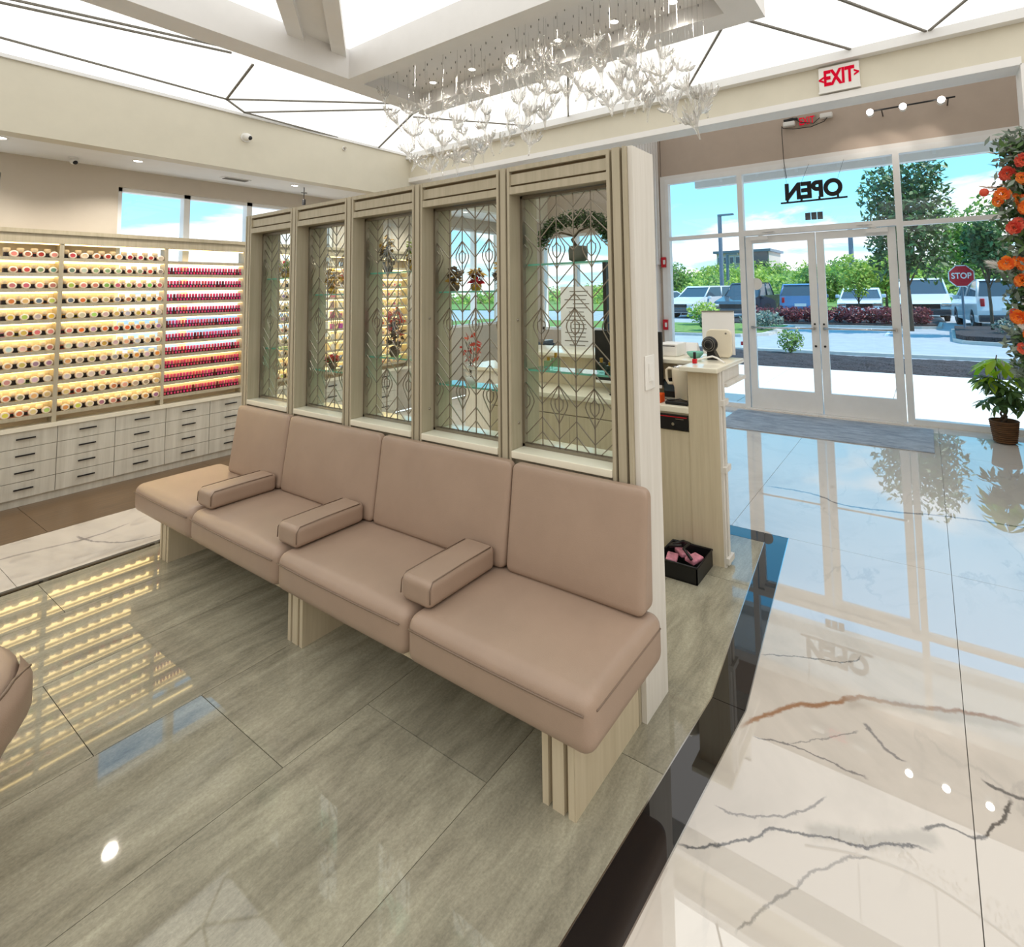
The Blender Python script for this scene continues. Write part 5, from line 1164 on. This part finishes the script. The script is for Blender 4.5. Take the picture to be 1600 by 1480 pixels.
o = thing('stop_sign', (20.9, -.97, -.05), 'red octagonal STOP sign on a steel post by the kerb island', 'stop sign')
MB().cyl((20.9, -.97, -.05),   .035, 2.15, n=8).build('post', 'pole', o)
oc = [( -.97 + .36 * cos(pi / 8 + k * pi / 4), 1.74 + .36 * sin(pi / 8 + k * pi / 4)) for k in range(8)]
MB().prism(oc, 20.85, 20.87, axis='x').build('sign_plate', 'red', o)
rim = MB()
for k in range(8): rim.bar((20.845, *oc[k]), (20.845, *oc[(k + 1) % 8]), .03, .01, (1, 0, 0))
rim.build('rim', 'white', o); text('letters', 'STOP', .26, (20.842, -.97, 1.74), (pi / 2, 0, -pi / 2), 'white', .004, o, .85, .006)
o = thing('utility_box', (35, -2.3, -.1), 'dark green utility box behind the parked cars', 'utility box')
MB().rbox(34.5, 35.3, -3.0, -1.5, -.1, 1.5, .04, n=1).build('cabinet', 'cardark', o); MB().box(34.48, 34.51, -2.27, -2.23, 0, 1.4).build('door_joint', 'black', o); MB().box(34.4, 35.4, -3.1, -1.4, -.12, -.0).build('plinth', 'kerb', o)
fn_ = thing('fence', (36, 14, -.1), 'low black rail fence at the far edge of the lot', 'fence')
for k in range(22): MB().box(35.98, 36.02, 11 + .35 * k, 11.03 + .35 * k, -.02, .95).build('picket', 'black', fn_)
for z in (.2, .85): MB().box(35.98, 36.02, 11, 18.6, z, z + .04).build('rail', 'black', fn_)
o = thing('marker_flag', (12.0, 3.55, -.02), 'tiny red marker flag in the mulch beside the first door', 'flag')
MB().tube([(12, 3.55, -.02), (12, 3.55, .30)], .004, 4).build('wire_post', 'chrome', o); MB().box(11.998, 12.002, 3.43, 3.55, .22, .30).build('flag_cloth', 'red', o)

def car(name, x, y, rz, paint, kind, lab):
    o = local(name, (x, y, -.12), rz, lab, 'car', 'cars in the parking lot')
    Lg, W, H = {'suv': (4.7, .94, 1.72), 'sedan': (4.7, .92, 1.45), 'pickup': (5.4, .98, 1.85)}[kind]; h = Lg / 2
    wb = h * .62; R = .36
    # lower body with wheel arches
    low = [(-h, .38), (-h + .02, .30)]
    for cxw in (-wb, wb):
        for k in range(7): a = pi - pi * k / 6; low.append((cxw + (R + .06) * cos(a), .30 + (R + .06) * sin(a) * 1.02))
    low += [(h - .02, .30), (h, .42), (h - .03, .78), (h - .25, .92)]
    if kind == 'sedan': low += [(h - 1.2, .98), (-h + .75, 1.0), (-h + .08, .96), (-h, .7)]
    elif kind == 'pickup': low += [(h - 1.35, 1.18), (-h + .05, 1.2), (-h, .7)]
    else: low += [(h - 1.15, 1.14), (-h + .06, 1.17), (-h - .02, .7)]
    body = MB().prism(low, -W, W, 0, 'y'); body.build('body', paint, o)
    if kind == 'sedan': gh = [(h - 1.35, .97), (h - 2.05, H - .04), (-h + 1.55, H), (-h + .6, 1.0)]
    elif kind == 'pickup': gh = [(h - 1.45, 1.17), (h - 2.1, H - .03), (-h + 2.1, H), (-h + 1.85, 1.19)]
    else: gh = [(h - 1.25, 1.13), (h - 1.95, H - .04), (-h + .45, H), (-h + .10, 1.16)]
    n = len(gh); ins = .16
    v = [(a, -W + .03, z) if z < 1.25 else (a, -W + ins, z) for a, z in gh] + [(a, W - .03, z) if z < 1.25 else (a, W - ins, z) for a, z in gh]
    MB().add(v, [tuple(range(n - 1, -1, -1)), tuple(range(n, 2 * n))] + [(i, (i + 1) % n, n + (i + 1) % n, n + i) for i in range(n)]).build('windows', 'carglass', o)
    rf = MB().prism([(gh[1][0] + .05, gh[1][1] - .01), (gh[1][0] - .1, H + .035), (gh[2][0] + .1, H + .035), (gh[2][0] - .06, H - .02)], -W + ins - .02, W - ins + .02, 0, 'y')
    for s_ in (-1, 1):
        for (p, q) in (((gh[0][0], s_ * (W - .03), gh[0][1]), (gh[1][0], s_ * (W - ins), gh[1][1])), ((gh[3][0], s_ * (W - .03), gh[3][1]), (gh[2][0], s_ * (W - ins), gh[2][1])), (((gh[0][0] + gh[3][0]) / 2, s_ * (W - .02), gh[3][1]), ((gh[1][0] + gh[2][0]) / 2, s_ * (W - ins + .01), H - .02))):
            rf.tube([p, q], .045, 5)
    rf.build('roof', paint, o)
    for s_ in (-1, 1):
        for cxw in (-wb, wb):
            wh = MB().lathe([(R * .7, -.11), (R, -.09), (R, .09), (R * .7, .11)], (cxw, s_ * (W - .12), R), 20, 0, 'y').build('wheel', 'tyre', o)
            MB().cyl((cxw, s_ * (W - .005) - (.0 if s_ > 0 else .0), R), R * .62, s_ * .015, 'y', 14).build('rim', 'chrome', wh)
        MB().rbox(-h - .02, -h + .1, s_ * W - (.02 if s_ > 0 else -.02) - s_ * .2, s_ * W - s_ * .1, .84, 1.10 if kind == 'suv' else .95, .02, n=1).build('tail_light', 'taillight', o)
        MB().rbox(h - .14, h + .0, min(s_ * W, s_ * (W - .35)), max(s_ * W, s_ * (W - .35)), .66, .8, .02, n=1).build('headlight', 'chrome', o)
        MB().rbox(h - 1.65, h - 1.5, min(s_ * (W + .18), s_ * W), max(s_ * (W + .18), s_ * W), 1.02, 1.18, .03, n=1).build('side_mirror', paint, o)
    MB().rbox(-h - .05, -h + .12, -W + .03, W - .03, .32, .56, .04, n=1).build('rear_bumper', 'cardark' if kind != 'sedan' else paint, o)
    MB().rbox(h - .12, h + .06, -W + .03, W - .03, .32, .56, .04, n=1).build('front_bumper', 'cardark' if kind != 'sedan' else paint, o)
    MB().box(h - .02, h + .03, -W * .6, W * .6, .58, .78).build('front_grille', 'black', o); MB().box(-h - .03, -h, -.26, .26, .66, .8).build('number_plate', 'white', o)
car('sport_utility_car', 24.6, -2.05, .12, 'carwhite', 'suv', 'white estate car seen from behind beside the stop sign')
car('sport_utility_car', 29.6, 5.35, .10, 'carblue', 'suv', 'blue car parked tail-on behind the first door')
car('pickup_truck', 29.8, 8.15, pi - .12, 'cardark', 'pickup', 'dark pickup between the white car and the blue car')
car('sport_utility_car', 29.8, 10.95, pi - .25, 'carwhite', 'suv', 'large white car standing behind the lamp post')
car('sedan_car', 30.2, 13.9, pi - .3, 'carwhite', 'sedan', 'white car farthest off beside the rail fence')
car('sedan_car', 30.0, 2.75, pi + .05, 'carwhite', 'sedan', 'white saloon behind the red hedge and the second lamp post')
car('pickup_truck', 29.6, .2, pi + .03, 'carwhite', 'pickup', 'white pickup facing the shop behind the red hedge')

bpy.context.view_layer.update(); dgr = bpy.context.evaluated_depsgraph_get()
for o in TEXTS:                       # lettering becomes plain mesh
    me = bpy.data.meshes.new_from_object(o.evaluated_get(dgr)); n_ = bpy.data.objects.new('lettering', me); COL.objects.link(n_)
    n_.parent = o.parent; n_.location = o.location; n_.rotation_euler = o.rotation_euler; n_.scale = o.scale
    bpy.data.objects.remove(o)
for o in bpy.data.objects:
    if '_w' in o: del o['_w']
bpy.context.view_layer.update()
